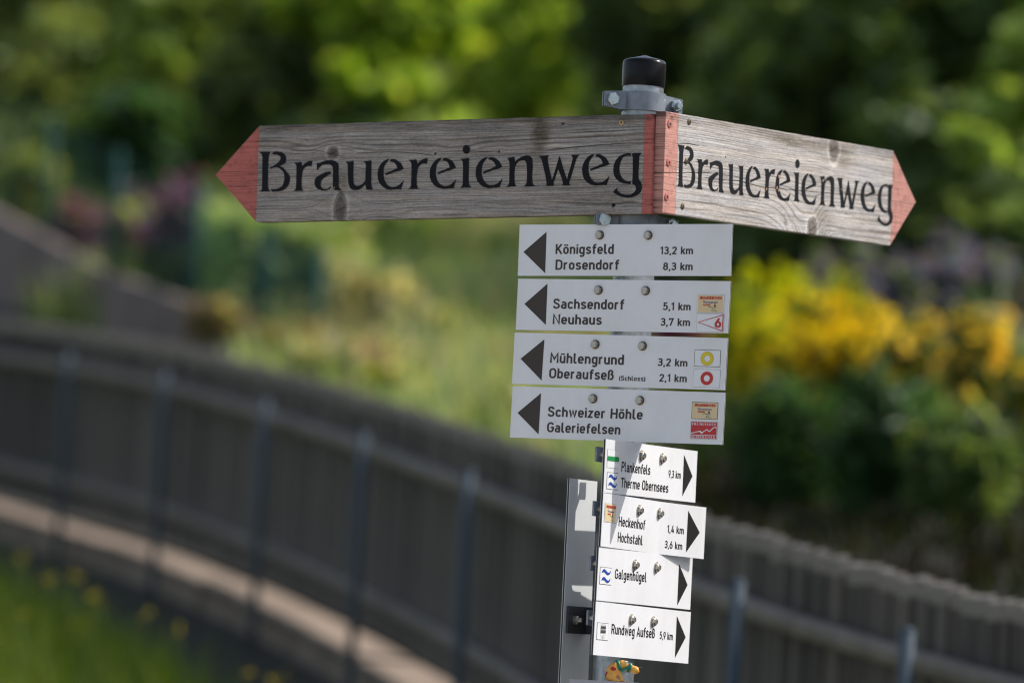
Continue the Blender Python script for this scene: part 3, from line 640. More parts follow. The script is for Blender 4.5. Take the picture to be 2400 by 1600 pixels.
M['redwood'] = mat_attr('red_painted_wood', 0.62, 0.3)
def paint_over(o, base, mix=0.22):
    """the paint covers the wood; a little of the grain and bare patches show through it"""
    a = o.data.attributes['Col'].data; n = len(a); c = np.empty(n * 4, np.float32); a.foreach_get('color', c); c = c.reshape(-1, 4)
    l = c[:, :3].mean(1); l = l / np.median(l); k = np.clip(l, 0.12, 1.5) ** 0.75
    c[:, :3] = np.array(base) * (1 - mix + mix * k)[:, None] * np.where(l < 0.42, 0.3, 1.0)[:, None]
    xyz = np.empty(n * 3, np.float32); o.data.vertices.foreach_get('co', xyz); xyz = xyz.reshape(-1, 3) * 1000
    sc = fbm(xyz[:, 0] / 9 + xyz[:, 1] / 3, xyz[:, 2] / 7 + xyz[:, 0] / 30, 401); wear = np.clip((sc - 0.60) / 0.08, 0, 1); top = np.clip((xyz[:, 2] - 60 + 14 * (sc - .5)) / 12, 0, 1)
    c[:, :3] *= (1 - 0.20 * wear - 0.38 * top * np.clip((sc - 0.38) / 0.2, 0, 1))[:, None]
    c[:, :3] *= (0.86 + 0.28 * fbm(xyz[:, 0] / 26, xyz[:, 2] / 4, 405))[:, None]
    a.foreach_set('color', c.ravel())
RED = (0.43, 0.122, 0.102); RED_LIT = (0.50, 0.235, 0.198)     # paler copy for the sunlit board, its lit sheen put into the colour

lb = thing('arrow_board', 'shaded weathered wooden arrow board with a red tip pointing left', 'direction board', mat=sign_matrix(28.5, 1.3716, -1, 0.052, 0.0482, 2.3066), group='wooden arrow boards on the signpost')
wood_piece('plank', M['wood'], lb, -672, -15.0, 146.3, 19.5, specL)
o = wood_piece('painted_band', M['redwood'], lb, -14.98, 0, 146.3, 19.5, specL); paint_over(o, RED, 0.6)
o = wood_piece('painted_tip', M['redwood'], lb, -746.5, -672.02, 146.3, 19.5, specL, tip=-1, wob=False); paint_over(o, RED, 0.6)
stencil(lb, wordL, lambda u: 1.0)
screw(lb, -0.0524, 0.0613, 0.0044, M['brass'])
screw(lb, -0.0564, 0.0048, 0.0032, M['rustscrew'], y=0.0008)
rb = thing('arrow_board', 'sunlit weathered wooden arrow board with a red tip pointing right', 'direction board', mat=sign_matrix(58.0, 1.6785, 1, 0.068, -0.0441, 2.3088), group='wooden arrow boards on the signpost')
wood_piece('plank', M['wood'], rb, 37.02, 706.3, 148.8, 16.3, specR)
o = wood_piece('painted_band', M['redwood'], rb, 0, 37.0, 148.8, 16.3, specR); paint_over(o, np.array(RED_LIT) * np.array([1.08, 1.12, 1.1]), 0.6)
o = wood_piece('painted_tip', M['redwood'], rb, 706.32, 786.5, 148.8, 16.3, specR, tip=1, wob=False); paint_over(o, RED_LIT, 0.6)
stencil(rb, wordR, lambda u: 0.965 + 0.10 * u / 660)
for u, v in ((0.0683, 0.0651), (0.0642, 0.0063), (0.0574, -0.0605)): screw(rb, u, v, 0.0048, M['rustscrew'])
for u, v in ((0.0118, 0.0569), (0.0125, 0.0006), (0.0107, -0.0499)): screw(rb, u, v, 0.0062, M['redscrew'])

def chips(parent, pts, m):
    mb = MB()
    for u, v, r in pts:
        k = random.randint(5, 7); ph = random.uniform(0, 6); p = [(u / 1000 + r * random.uniform(.6, 1.2) / 1000 * math.cos(ph + 6.28 * i / k), -0.00072, v / 1000 + 1.3 * r * random.uniform(.5, 1.1) / 1000 * math.sin(ph + 6.28 * i / k)) for i in range(k)]
        mb.add(p, [tuple(range(k))])
    return mb.build('paint_chip', m, parent)
M['chip'] = mat('bare_wood_chip', (0.42, 0.25, 0.13), 0.85); M['chip2'] = mat('pale_wood_chip', (0.42, 0.38, 0.33), 0.85)
chips(lb, [(-525 + random.uniform(-4, 4), random.uniform(-22, 14), random.uniform(.4, 1.1)) for _ in range(14)] + [(-540 + random.uniform(-6, 4), -25 + random.uniform(-1, 2), .6) for _ in range(4)], M['chip2'])
chips(rb, [(343, 6, 3.0), (338, -12, 2.2), (344, -15, 2.4), (306, -16, 2.0), (481, 10, 2.2), (488, 0, 1.4), (520, 2, 1.2), (540, 1, 1.3)], M['chip'])

# ------------------------------------------------------------------ lettering drawn with strokes
def arc(cx, cy, rx, ry, a0, a1, n=9):
    return [(cx + rx * math.cos(math.radians(a0 + (a1 - a0) * i / n)), cy + ry * math.sin(math.radians(a0 + (a1 - a0) * i / n))) for i in range(n + 1)]
def stad(x0, x1, y0, y1):
    r = (x1 - x0) / 2; c = (x0 + x1) / 2
    p = arc(c, y1 - r, r, r, 0, 180) + arc(c, y0 + r, r, r, 180, 360); return p + [p[0]]
def smooth(p, k=4):
    p = np.array([p[0]] + list(p) + [p[-1]], float); out = []
    for i in range(1, len(p) - 2):
        for t in np.linspace(0, 1, k, endpoint=False):
            a, b, c, d = p[i - 1], p[i], p[i + 1], p[i + 2]
            out.append(tuple(0.5 * ((2 * b) + (c - a) * t + (2 * a - 5 * b + 4 * c - d) * t * t + (3 * b - a - 3 * c + d) * t ** 3)))
    return out + [tuple(p[-1])]
l, r_, T_, B_ = .07, .43, .65, .07
ARCH = [(l, .40)] + arc(.25, .47, .18, .18, 180, 0) + [(r_, 0)]
_S = smooth([(.41, .54), (.35, .63), (.24, .655), (.12, .61), (.085, .50), (.14, .405), (.25, .36), (.37, .31), (.42, .21), (.37, .11), (.25, .068), (.13, .09), (.06, .17)])
_Sc = smooth([(.51, .74), (.46, .87), (.31, .93), (.15, .88), (.09, .74), (.15, .60), (.30, .52), (.46, .44), (.53, .28), (.47, .13), (.30, .07), (.13, .12), (.06, .26)])
DOT = lambda x: [(x, .82), (x, .97)]
FONT = {
 'a': (.50, [smooth([(.10, .57), (.16, .635), (.25, .655), (.35, .63), (.42, .55), (.43, .45)]) + [(.43, 0)], [(.43, .40), (.24, .40)] + arc(.235, .235, .165, .165, 90, 270) + [(.27, .07), (.36, .11), (.43, .2)]]),
 'b': (.50, [[(l, 0), (l, 1)], stad(l, r_, B_, T_)]), 'c': (.46, [arc(.25, .47, .18, .18, 20, 180) + arc(.25, .25, .18, .18, 180, 340)]),
 'd': (.50, [[(r_, 0), (r_, 1)], stad(l, r_, B_, T_)]), 'e': (.50, [[(l, .36), (r_, .36), (r_, .47)] + arc(.25, .47, .18, .18, 0, 180) + arc(.25, .25, .18, .18, 180, 335)]),
 'f': (.36, [[(.15, 0), (.15, .78)] + arc(.30, .78, .15, .15, 180, 95) + [(.37, .93)], [(.01, .65), (.35, .65)]]),
 'g': (.50, [stad(l, r_, B_, T_), [(r_, .72), (r_, -.05)] + arc(.25, -.05, .18, .18, 0, -150)]),
 'h': (.50, [[(l, 0), (l, 1)], ARCH]), 'i': (.14, [[(l, 0), (l, .72)], DOT(l)]), 'k': (.46, [[(l, 0), (l, 1)], [(.43, .72), (.07, .30)], [(.19, .43), (.45, 0)]]),
 'l': (.27, [[(l, 1), (l, .2)] + arc(.20, .20, .13, .13, 180, 275) + [(.28, .07)]]), 'm': (.80, [[(l, 0), (l, .72)], [(l, .42)] + arc(.235, .485, .165, .165, 180, 0) + [(.40, 0)], [(.40, .42)] + arc(.565, .485, .165, .165, 180, 0) + [(.73, 0)]]),
 'n': (.50, [[(l, 0), (l, .72)], ARCH]), 'o': (.50, [stad(l, r_, B_, T_)]), 'r': (.36, [[(l, 0), (l, .72)], [(l, .42)] + arc(.25, .46, .18, .19, 180, 68)]),
 's': (.48, [_S]), 't': (.36, [[(.14, .95), (.14, .2)] + arc(.27, .20, .13, .13, 180, 275) + [(.35, .07)], [(.0, .65), (.34, .65)]]),
 'u': (.50, [[(l, .72), (l, .25)] + arc(.25, .25, .18, .18, 180, 360) + [(r_, .3)], [(r_, .72), (r_, 0)]]),
 'w': (.72, [[(.06, .72), (.20, .05), (.36, .66), (.52, .05), (.66, .72)]]), 'z': (.46, [[(.04, .65), (.38, .65), (.07, .07), (.43, .07)]]),
 'ß': (.52, [[(l, 0), (l, .77)] + arc(.235, .77, .165, .165, 180, 0) + [(.39, .70), (.30, .54)], smooth([(.24, .55), (.36, .53), (.45, .42), (.46, .28), (.40, .12), (.30, .07), (.20, .07)])]),
 'A': (.60, [[(.03, 0), (.30, .96), (.57, 0)], [(.12, .30), (.48, .30)]]), 'B': (.60, [[(l, .5), (.36, .5)] + arc(.36, .715, .17, .215, -90, 90) + [(l, .93), (l, .07), (.37, .07)] + arc(.37, .285, .18, .215, -90, 90)]),
 'C': (.60, [arc(.32, .68, .25, .25, 25, 180) + arc(.32, .32, .25, .25, 180, 335)]), 'D': (.62, [[(l, .07), (l, .93), (.30, .93)] + arc(.30, .68, .25, .25, 90, 0) + arc(.30, .32, .25, .25, 0, -90) + [(l, .07)]]),
 'E': (.52, [[(.50, .93), (l, .93), (l, .07), (.50, .07)], [(l, .51), (.45, .51)]]), 'F': (.50, [[(.49, .93), (l, .93), (l, 0)], [(l, .50), (.44, .50)]]),
 'G': (.62, [arc(.32, .68, .25, .25, 20, 180) + arc(.32, .32, .25, .25, 180, 360) + [(.57, .48), (.34, .48)]]), 'H': (.62, [[(l, 0), (l, 1)], [(.55, 0), (.55, 1)], [(l, .50), (.55, .50)]]),
 'I': (.14, [[(l, 0), (l, 1)]]), 'K': (.60, [[(l, 0), (l, 1)], [(.54, 1), (.08, .36)], [(.22, .55), (.57, 0)]]), 'M': (.74, [[(l, 0), (l, .95), (.37, .38), (.67, .95), (.67, 0)]]),
 'N': (.64, [[(l, 0), (l, .95), (.57, .05), (.57, 1)]]), 'O': (.64, [stad(.07, .57, .07, .93)]), 'P': (.58, [[(l, 0), (l, .93), (.33, .93)] + arc(.33, .70, .21, .23, 90, -90) + [(l, .47)]]),
 'R': (.60, [[(l, 0), (l, .93), (.33, .93)] + arc(.33, .70, .21, .23, 90, -90) + [(l, .47)], [(.30, .47), (.56, 0)]]), 'S': (.60, [_Sc]), 'T': (.56, [[(.0, .93), (.56, .93)], [(.28, .93), (.28, 0)]]),
 'U': (.62, [[(l, 1), (l, .32)] + arc(.31, .31, .24, .24, 180, 360) + [(.55, 1)]]), 'W': (.86, [[(.05, 1), (.22, .05), (.43, .92), (.64, .05), (.81, 1)]]),
 '1': (.32, [[(.02, .74), (.23, .95), (.23, 0)]]), '2': (.52, [smooth([(.07, .72), (.10, .84), (.18, .915), (.28, .93), (.40, .88), (.45, .74), (.40, .58), (.08, .08)]) + [(.08, .07), (.49, .07)]]),
 '3': (.52, [smooth([(.08, .80), (.17, .91), (.27, .93), (.40, .87), (.43, .72), (.37, .57), (.22, .53), (.38, .50), (.46, .32), (.40, .13), (.26, .07), (.13, .10), (.05, .22)])]),
 '4': (.54, [[(.34, 1), (.07, .24), (.53, .24)], [(.38, .55), (.38, 0)]]), '5': (.52, [[(.45, .93), (.12, .93), (.10, .52)] + smooth([(.10, .52), (.20, .60), (.30, .60), (.42, .52), (.45, .33), (.39, .13), (.25, .07), (.12, .10), (.05, .22)])]),
 '6': (.54, [stad(.07, .47, .07, .60), smooth([(.07, .34), (.13, .56), (.36, 1.0)])]), '7': (.50, [[(.07, .74), (.07, .93), (.44, .93), (.16, 0)]]),
 '8': (.54, [stad(.07, .47, .07, .54), stad(.10, .44, .54, .93)]), '9': (.54, [stad(.07, .47, .40, .93), smooth([(.47, .66), (.41, .44), (.18, 0)])]),
 ',': (.16, [[(.10, .13), (.04, -.14)]]), '(': (.20, [arc(.48, .40, .40, .62, 130, 230)]), ')': (.20, [arc(-.28, .40, .40, .62, 50, -50)]), ' ': (.24, []),
}
for a, b in (('ö', 'o'), ('ü', 'u')): FONT[a] = (.50, FONT[b][1] + [DOT(.15), DOT(.35)])
FONT['Ä'] = (.60, FONT['A'][1] + [[(.18, 1.06), (.18, 1.2)], [(.42, 1.06), (.42, 1.2)]])

def ribbon(p, w):
    """flat band of width w along a polyline, mitred joints"""
    p = [np.array(q, float) for q in p]; q = [p[0]]
    for a in p[1:]:
        if np.linalg.norm(a - q[-1]) > 1e-6: q.append(a)
    p = q; closed = np.linalg.norm(p[0] - p[-1]) < 1e-5
    if closed: p = p[:-1]
    n = len(p); L = []; R = []
    for i in range(n):
        a = p[i - 1] if (closed or i > 0) else None; b = p[(i + 1) % n] if (closed or i < n - 1) else None
        d0 = (p[i] - a) / np.linalg.norm(p[i] - a) if a is not None else None; d1 = (b - p[i]) / np.linalg.norm(b - p[i]) if b is not None else None
        d0 = d1 if d0 is None else d0; d1 = d0 if d1 is None else d1
        n0 = np.array([-d0[1], d0[0]]); n1 = np.array([-d1[1], d1[0]]); m = n0 + n1; nm = np.linalg.norm(m)
        if nm < 0.3: m = n0; k = 1
        else: m = m / nm; k = min(1.9, 1 / max(0.3, m @ n0))
        L.append(p[i] + m * w / 2 * k); R.append(p[i] - m * w / 2 * k)
    v = L + R; f = []
    for i in range(n if closed else n - 1): j = (i + 1) % n; f.append((i, n + i, n + j, j))
    return v, f

class Flat:
    """flat print in a sign's own plane (mm); every stroke lies a hair above the last"""
    def __init__(s, y, warp=None): s.y = y; s.v = []; s.f = []; s.k = 0; s.warp = warp or (lambda x, y, z: (x, y, z))
    def poly(s, pts, f=None):
        n = len(s.v); yy = s.y - 0.000006 * s.k; s.k += 1
        s.v += [s.warp(a / 1000, yy, b / 1000) for a, b in pts]
        s.f += [tuple(range(n, n + len(pts)))] if f is None else [tuple(i + n for i in q) for q in f]; return s
    def stroke(s, p, w): v, f = ribbon(p, w); return s.poly(v, f)
    def rect(s, x0, x1, z0, z1): return s.poly([(x0, z0), (x1, z0), (x1, z1), (x0, z1)])
    def ring(s, c, r0, r1, n=32):
        v = [(c[0] + r * math.cos(2 * math.pi * i / n), c[1] + r * math.sin(2 * math.pi * i / n)) for r in (r0, r1) for i in range(n)]
        return s.poly(v, [(i, (i + 1) % n, n + (i + 1) % n, n + i) for i in range(n)])
    def text(s, t, x0, x1, base, cap, w=0.14, gap=0.13, slant=0.0):
        adv = [FONT[c][0] for c in t]; tot = sum(adv) + gap * (len(t) - 1); kx = (x1 - x0) / (tot * cap); x = 0
        for c, a in zip(t, adv):
            for p in FONT[c][1]:
                v, f = ribbon(p, w); s.poly([(x0 + (x + q[0] + slant * q[1]) * cap * kx, base + q[1] * cap) for q in v], f)
            x += a + gap
        return s
    def build(s, name, m, parent):
        me = bpy.data.meshes.new(name); me.from_pydata([tuple(map(float, q)) for q in s.v], [], s.f); me.materials.append(m)
        bm = bmesh.new(); bm.from_mesh(me)
        big = [f for f in bm.faces if len(f.verts) > 4]
        if big: bmesh.ops.triangulate(bm, faces=big, ngon_method='EAR_CLIP')
        for fc in bm.faces:
            if fc.normal.y > 0: fc.normal_flip()
        bm.to_mesh(me); bm.free()
        o = bpy.data.objects.new(name, me); COL.objects.link(o); o.parent = parent; return o

# ------------------------------------------------------------------ white direction signs
HW, HH = 171.0, {-1: 37.85, 1: 38.4}
def bend_warp(x0, deg):
    c, s_ = math.cos(math.radians(deg)), math.sin(math.radians(deg))
    def w(x, y, z):
        if x <= x0: return (x, y, z)
        d = x - x0; return (x0 + d * c + y * s_, y * c - d * s_, z)
    return w

def sticker(parent, kind, x0, x1, z0, z1, warp):
    X = lambda a: x0 + (x1 - x0) * a; Z = lambda b: z1 - (z1 - z0) * b
    Fl = lambda k: Flat(-0.00030 - 0.00022 * k, warp)
    dark = kind in ('brew_dark', 'yellow', 'wave', 'shield')
    lw = 0.75 if dark else 0.35
    s_ = Fl(0).rect(x0, x1, z0, z1).build('sticker', M['st_line' if dark else 'st_soft'], parent)
    inner = 'st_cream' if kind == 'brew_dark' else 'st_white'
    Fl(1).rect(x0 + lw, x1 - lw, z0 + lw, z1 - lw).build('sticker_field', M[inner], s_)
    if kind.startswith('brew'):
        if kind == 'brew': Fl(2).rect(X(.045), X(.955), Z(.965), Z(.035)).build('sticker_field', M['st_cream'], s_)
        Fl(3).text('BRAUEREIENWEG', X(.11), X(.90), Z(.25), (z1 - z0) * .135, .24, .10, .12).build('sticker_lettering', M['st_red'], s_)
        b = Fl(3).text('Die', X(.24), X(.295), Z(.36), (z1 - z0) * .05, .2); b.text('Weltrekordgemeinde'.replace('W', 'W'), X(.24), X(.765), Z(.46), (z1 - z0) * .075, .22, .1); b.build('sticker_lettering', M['st_blue'], s_)
        Fl(3).text('Aufseß', X(.24), X(.50), Z(.61), (z1 - z0) * .105, .22, .1).build('sticker_lettering', M['st_red'], s_)
        Fl(3).poly([(X(.645), Z(.68)), (X(.69), Z(.68)), (X(.705), Z(.60)), (X(.675), Z(.50)), (X(.66), Z(.50)), (X(.635), Z(.60))]).build('emblem', M['st_brown'], s_)
        Fl(3).stroke(smooth([(X(.43), Z(.70)), (X(.50), Z(.66)), (X(.56), Z(.70)), (X(.63), Z(.69))]), .9).stroke(smooth([(X(.58), Z(.89)), (X(.64), Z(.86)), (X(.70), Z(.90)), (X(.76), Z(.89))]), .7).build('emblem', M['st_green'], s_)
        Fl(4).stroke(smooth([(X(.715), Z(.67)), (X(.70), Z(.73)), (X(.60), Z(.80)), (X(.55), Z(.89))]), 1.1).build('emblem', M['st_grey'], s_)
    elif kind == 'six':
        Fl(3).stroke([(X(.06), Z(.485)), (X(.965), Z(.06)), (X(.955), Z(.945)), (X(.06), Z(.485))], 1.35).build('emblem', M['st_red'], s_)
        Fl(4).text('6', X(.68), X(.90), Z(.76), (z1 - z0) * .50, .19).build('sticker_lettering', M['st_red'], s_)
    elif kind == 'yellow':
        Fl(2).ring((X(.49), Z(.52)), 4.7, 10.2).build('emblem', M['print'], s_); Fl(3).ring((X(.49), Z(.52)), 4.8, 9.9).build('emblem', M['st_yellow'], s_)
    elif kind == 'red':
        Fl(3).ring((X(.51), Z(.50)), 4.8, 9.9).build('emblem', M['st_red'], s_)
    elif kind == 'mountain':
        Fl(2).rect(X(.025), X(.975), Z(.965), Z(.03)).build('emblem', M['st_red'], s_)
        b = Fl(4).text('FRÄNKISCHER', X(.07), X(.93), Z(.22), (z1 - z0) * .135, .15, .3).text('GEBIRGSWEG', X(.05), X(.93), Z(.94), (z1 - z0) * .125, .15, .32)
        b.stroke([(X(.02), Z(.70)), (X(.38), Z(.545)), (X(.44), Z(.64)), (X(.62), Z(.45)), (X(.72), Z(.56)), (X(.86), Z(.34)), (X(.92), Z(.30)), (X(.975), Z(.35))], 1.2)
        b.stroke([(X(.36), Z(.56)), (X(.44), Z(.66)), (X(.48), Z(.60))], 1.8).stroke([(X(.02), Z(.775)), (X(.98), Z(.775))], .8).build('sticker_lettering', M['st_white'], s_)
    elif kind == 'green':
        Fl(3).rect(X(.02), X(.98), Z(.62), Z(.37)).build('emblem', M['st_green'], s_)
    elif kind == 'wave':
        b = Fl(3)
        for dz in (0.0, .45):
            b.poly(smooth([(X(.14), Z(.36 + dz)), (X(.17), Z(.22 + dz)), (X(.28), Z(.115 + dz)), (X(.42), Z(.14 + dz)), (X(.55), Z(.24 + dz)), (X(.68), Z(.295 + dz)), (X(.80), Z(.25 + dz)), (X(.86), Z(.15 + dz)), (X(.86), Z(.27 + dz)), (X(.78), Z(.39 + dz)), (X(.64), Z(.44 + dz)), (X(.50), Z(.385 + dz)), (X(.36), Z(.30 + dz)), (X(.22), Z(.30 + dz)), (X(.14), Z(.36 + dz))], 3)[:-1])
        b.build('emblem', M['st_blue'], s_)
    elif kind == 'shield':
        sh = [(X(.30), Z(.10)), (X(.74), Z(.10)), (X(.74), Z(.62)), (X(.68), Z(.82)), (X(.52), Z(.95)), (X(.36), Z(.82)), (X(.30), Z(.62)), (X(.30), Z(.10))]
        Fl(3).stroke(sh, .4).ring((X(.52), Z(.75)), 1.6, 2.2, 16).ring((X(.52), Z(.84)), 1.0, 1.5, 12).build('emblem', M['st_soft'], s_)
        b = Fl(4)
        for zt, zb in ((.17, .33), (.42, .58)):
            b.rect(X(.31), X(.73), Z(zb), Z(zb - .055))
            for i in range(5): b.rect(X(.315 + .0875 * i), X(.315 + .0875 * i + .058), Z(zb - .055), Z(zt))
        b.build('emblem', M['print'], s_)
        Fl(3).rect(X(.31), X(.73), Z(.42), Z(.33)).build('emblem', M['st_grey'], s_)
    return s_

def direction_sign(label, yaw, tilt, side, z, s, off, texts, tri, bolts, stickers, bend=None, group=None):
    t = thing('direction_sign', label, 'sign', mat=sign_matrix(yaw, tilt, side, off, s, z), group=group)
    hh = HH[side]; warp = bend_warp(*bend) if bend else (lambda x, y, z: (x, y, z))
    def sheet(name, m, y0, y1, ins):
        xs = [-HW / 1000 + ins] + ([bend[0] - .002, bend[0], bend[0] + .002] if bend else []) + [HW / 1000 - ins]
        v = []; f = []
        for x in xs:
            for y, zz in ((y0, -hh / 1000 + ins), (y1, -hh / 1000 + ins), (y1, hh / 1000 - ins), (y0, hh / 1000 - ins)): v.append(warp(x, y, zz))
        for i in range(len(xs) - 1):
            for k in range(4): f.append((i * 4 + k, i * 4 + (k + 1) % 4, (i + 1) * 4 + (k + 1) % 4, (i + 1) * 4 + k))
        n = len(v); f += [(0, 3, 2, 1), (n - 4, n - 3, n - 2, n - 1)]
        return mk(name, v, f, m, t)
    sheet('sign_face', M['white'], 0.0, 0.0005, 0); sheet('sign_core', M['core'], 0.00052, 0.0031, 0.0002); sheet('sign_back', M['alu'], 0.00312, 0.0037, 0)
    for tx, x0, x1, b, cap in texts: Flat(-0.0003, warp).text(tx, x0, x1, b, cap, .172 if side < 0 else .150).build('lettering', M['print' if side < 0 else 'print2'], t)
    Flat(-0.0003, warp).poly(tri).build('arrow_mark', M['print' if side < 0 else 'print2'], t)
    for bx, bz in bolts:
        mb = MB()
        if side < 0: hexbolt(mb, (bx / 1000, -0.0012, bz / 1000), 0.0060, 0.0052)
        else: hexbolt(mb, (bx / 1000, -0.0012, bz / 1000), 0.0069, 0.0036, 0.0022, 0.0040, 0.071)
        o = mb.build('bolt', M['steel'], t); MB().tube((bx / 1000, 0.0, bz / 1000), (bx / 1000, -0.0012, bz / 1000), 0.0069 if side < 0 else 0.0082, None, 18).build('washer', M['rustscrew'] if side < 0 else M['steel'], o)
        if bend and bx / 1000 > bend[0]:
            pass
    # strap round the pole that the bolts pull tight
    bz = bolts[0][1] / 1000; cy = off; px = -s
    mb = MB().lathe([(0.0305, -0.011), (0.034, -0.011), (0.034, 0.011), (0.0305, 0.011)], 28, (0, 0, 0))
    mb.v = [(x + px, y + cy, zz + bz) for x, y, zz in mb.v]
    for sg in (-1, 1):
        xa, xb = px + sg * 0.030, px + sg * 0.052
        mb.box(min(xa, xb), max(xa, xb), 0.0042, 0.0072, bz - 0.011, bz + 0.011); mb.box(min(xa, xb), max(xa, xb), 0.066 if side > 0 else 0.05, 0.069 if side > 0 else 0.053, bz - 0.011, bz + 0.011)
    autosmooth(mb.build('clamp', M['zinc'], t))
    for k, *rc in stickers: sticker(t, k, *rc, warp)
    return t

GU = 'white left-pointing signs on the signpost'; GD = 'white right-pointing signs on the signpost'
OU, OD = 0.042, 0.0444
direction_sign('white left-pointing sign with Königsfeld and Drosendorf, topmost white plate', 25.6, 0.7854, -1, 2.180, 0.0015, OU,
    [('Königsfeld', -110.4, -16.8, -5.7, 14.6), ('Drosendorf', -109.6, -7.3, -28.9, 14.6), ('13,2 km', 58.4, 110.2, -6.2, 11.0), ('8,3 km', 63.9, 110.6, -29.5, 11.0)],
    [(-163, -2.6), (-126.5, 27.2), (-126.2, -34.2)], [(-40, 22.1), (38, 21.6)], [], group=GU)
direction_sign('white left-pointing sign with Sachsendorf and Neuhaus and a red 6 sticker', 25.9, 0.2046, -1, 2.0983, 0.003, OU,
    [('Sachsendorf', -111.4, 3.2, -5.7, 14.6), ('Neuhaus', -110.8, -31.7, -28.5, 14.6), ('5,1 km', 66.3, 109.9, -5.5, 11.0), ('3,7 km', 63.5, 110.2, -28.4, 11.0)],
    [(-158.7, .5), (-122.5, 31), (-122, -30)], [(-39, 22.3), (37, 22.3)], [('brew', 119.8, 163.1, -8.8, 17.8), ('six', 120.8, 164.2, -36.3, -9.9)], group=GU)
direction_sign('white left-pointing sign with Mühlengrund, Oberaufseß and yellow and red rings', 25.5, -0.2819, -1, 2.017, 0.002, OU,
    [('Mühlengrund', -110.6, 8.0, -5.4, 14.8), ('Oberaufseß', -110.8, -7.0, -28.0, 14.6), ('(Schloss)', 2.0, 44.3, -28.4, 7.0), ('3,2 km', 62.9, 109.7, -5.3, 11.0), ('2,1 km', 66.6, 110, -28.1, 11.0)],
    [(-159, -.7), (-122, 29), (-122.8, -32)], [(-39, 23.4), (37, 23)], [('yellow', 120.4, 162, -4.7, 20), ('red', 120.2, 163, -34.7, -8.4)], group=GU)
direction_sign('white left-pointing sign with Schweizer Höhle and Galeriefelsen, lowest of its stack', 25.8, -0.2639, -1, 1.9377, 0.003, OU,
    [('Schweizer Höhle', -111, 41.9, -5.1, 14.6), ('Galeriefelsen', -110.7, 7.4, -28.1, 14.5)],
    [(-160.6, -1.2), (-124, 28.8), (-124.2, -32)], [(-39, 23), (36.6, 22.5)], [('brew_dark', 119.8, 161.5, -1.8, 23), ('mountain', 119.3, 162.3, -30.7, -5.2)], group=GU)
direction_sign('white right-pointing sign with Plankenfels and Therme Obernsees, partly in shadow', 65.3, 0.6848, 1, 1.8591, -0.0005, OD,
    [('Plankenfels', -110.5, -4.8, -5.3, 14.4), ('Therme Obernsees', -109.8, 65.4, -28.4, 14.4), ('9,3 km', 64.4, 110.5, -5.8, 11.2)],
    [(119.5, 30.4), (155.6, .2), (120.2, -30.9)], [(-40.7, 21), (35.9, 20.7)], [('green', -164, -121.4, -2.2, 24.4), ('wave', -162, -121, -33, -8.4)], group=GD)
direction_sign('white right-pointing sign with Heckenhof and Hochstahl, its end bent forward', 65.4, -0.3569, 1, 1.7787, -0.001, OD,
    [('Heckenhof', -110.4, -13.4, -5.9, 14.4), ('Hochstahl', -110.8, -20, -28.9, 14.4), ('1,4 km', 63.5, 110, -5.2, 11.1), ('3,6 km', 58.5, 108, -28.5, 11.0)],
    [(119.6, 30.4), (155.6, .0), (119.4, -31.4)], [(-39, 21), (37, 21)], [('brew', -164, -121.5, -2.8, 24.6)], bend=(0.041, 8.6), group=GD)
direction_sign('white right-pointing sign with Galgenhügel alone and a blue wave mark', 64.8, -0.0964, 1, 1.7018, -0.002, OD,
    [('Galgenhügel', -110.4, 2.7, -4.8, 14.4)], [(120.6, 27.4), (156.2, -2.3), (121.4, -34)], [(-42, 18.3), (36.5, 18.2)], [('wave', -164, -122.2, -14.9, 10.2)], group=GD)
direction_sign('white right-pointing sign with Rundweg Aufseß and a castle shield, lowest of all', 64.5, -0.4135, 1, 1.6225, -0.001, OD,
    [('Rundweg Aufseß', -112, 42.2, -5.9, 14.5), ('5,9 km', 61.3, 108.7, -6, 11.2)], [(119.8, 30.3), (156.4, .2), (120.8, -31.6)], [(-45, 17.7), (33.5, 18)], [('shield', -163.3, -123.2, -16.3, 8.7)], group=GD)

# the narrow upright plate that faces away on the far side of the pole
NZ = at(1369, 1125, 8.40)[2] - 0.149
e = thing('narrow_sign', 'tall narrow grey sign seen edge-on from behind, left of the pole', 'sign', mat=sign_matrix(64.5, 0.605, 1, -0.068, -0.005 + 0.016, NZ))
mb = MB().box(-0.0485, 0.0485, 0.0, 0.0006, -0.42, 0.298 - 0.1489); mb.build('sign_back', M['panel'], e)
MB().box(-0.0483, 0.0483, 0.00062, 0.0032, -0.42, 0.1489).build('sign_core', M['core'], e)
MB().box(-0.0485, 0.0485, 0.00322, 0.0039, -0.42, 0.149).build('sign_face', M['alu'], e)
zb = at(1365, 1452, 8.35)[2] - NZ
mb = MB().box(-0.040, 0.030, -0.004, -0.0008, zb - 0.020, zb + 0.020).box(0.024, 0.0275, -0.045, -0.004, zb - 0.020, zb + 0.020)
mb.build('bracket', M['bracket'], e)
mb = MB(); hexbolt(mb, (-0.020, -0.004, zb), 0.0065, 0.007, 0.006, 0.0035); mb.build('bolt', M['steel'], e)

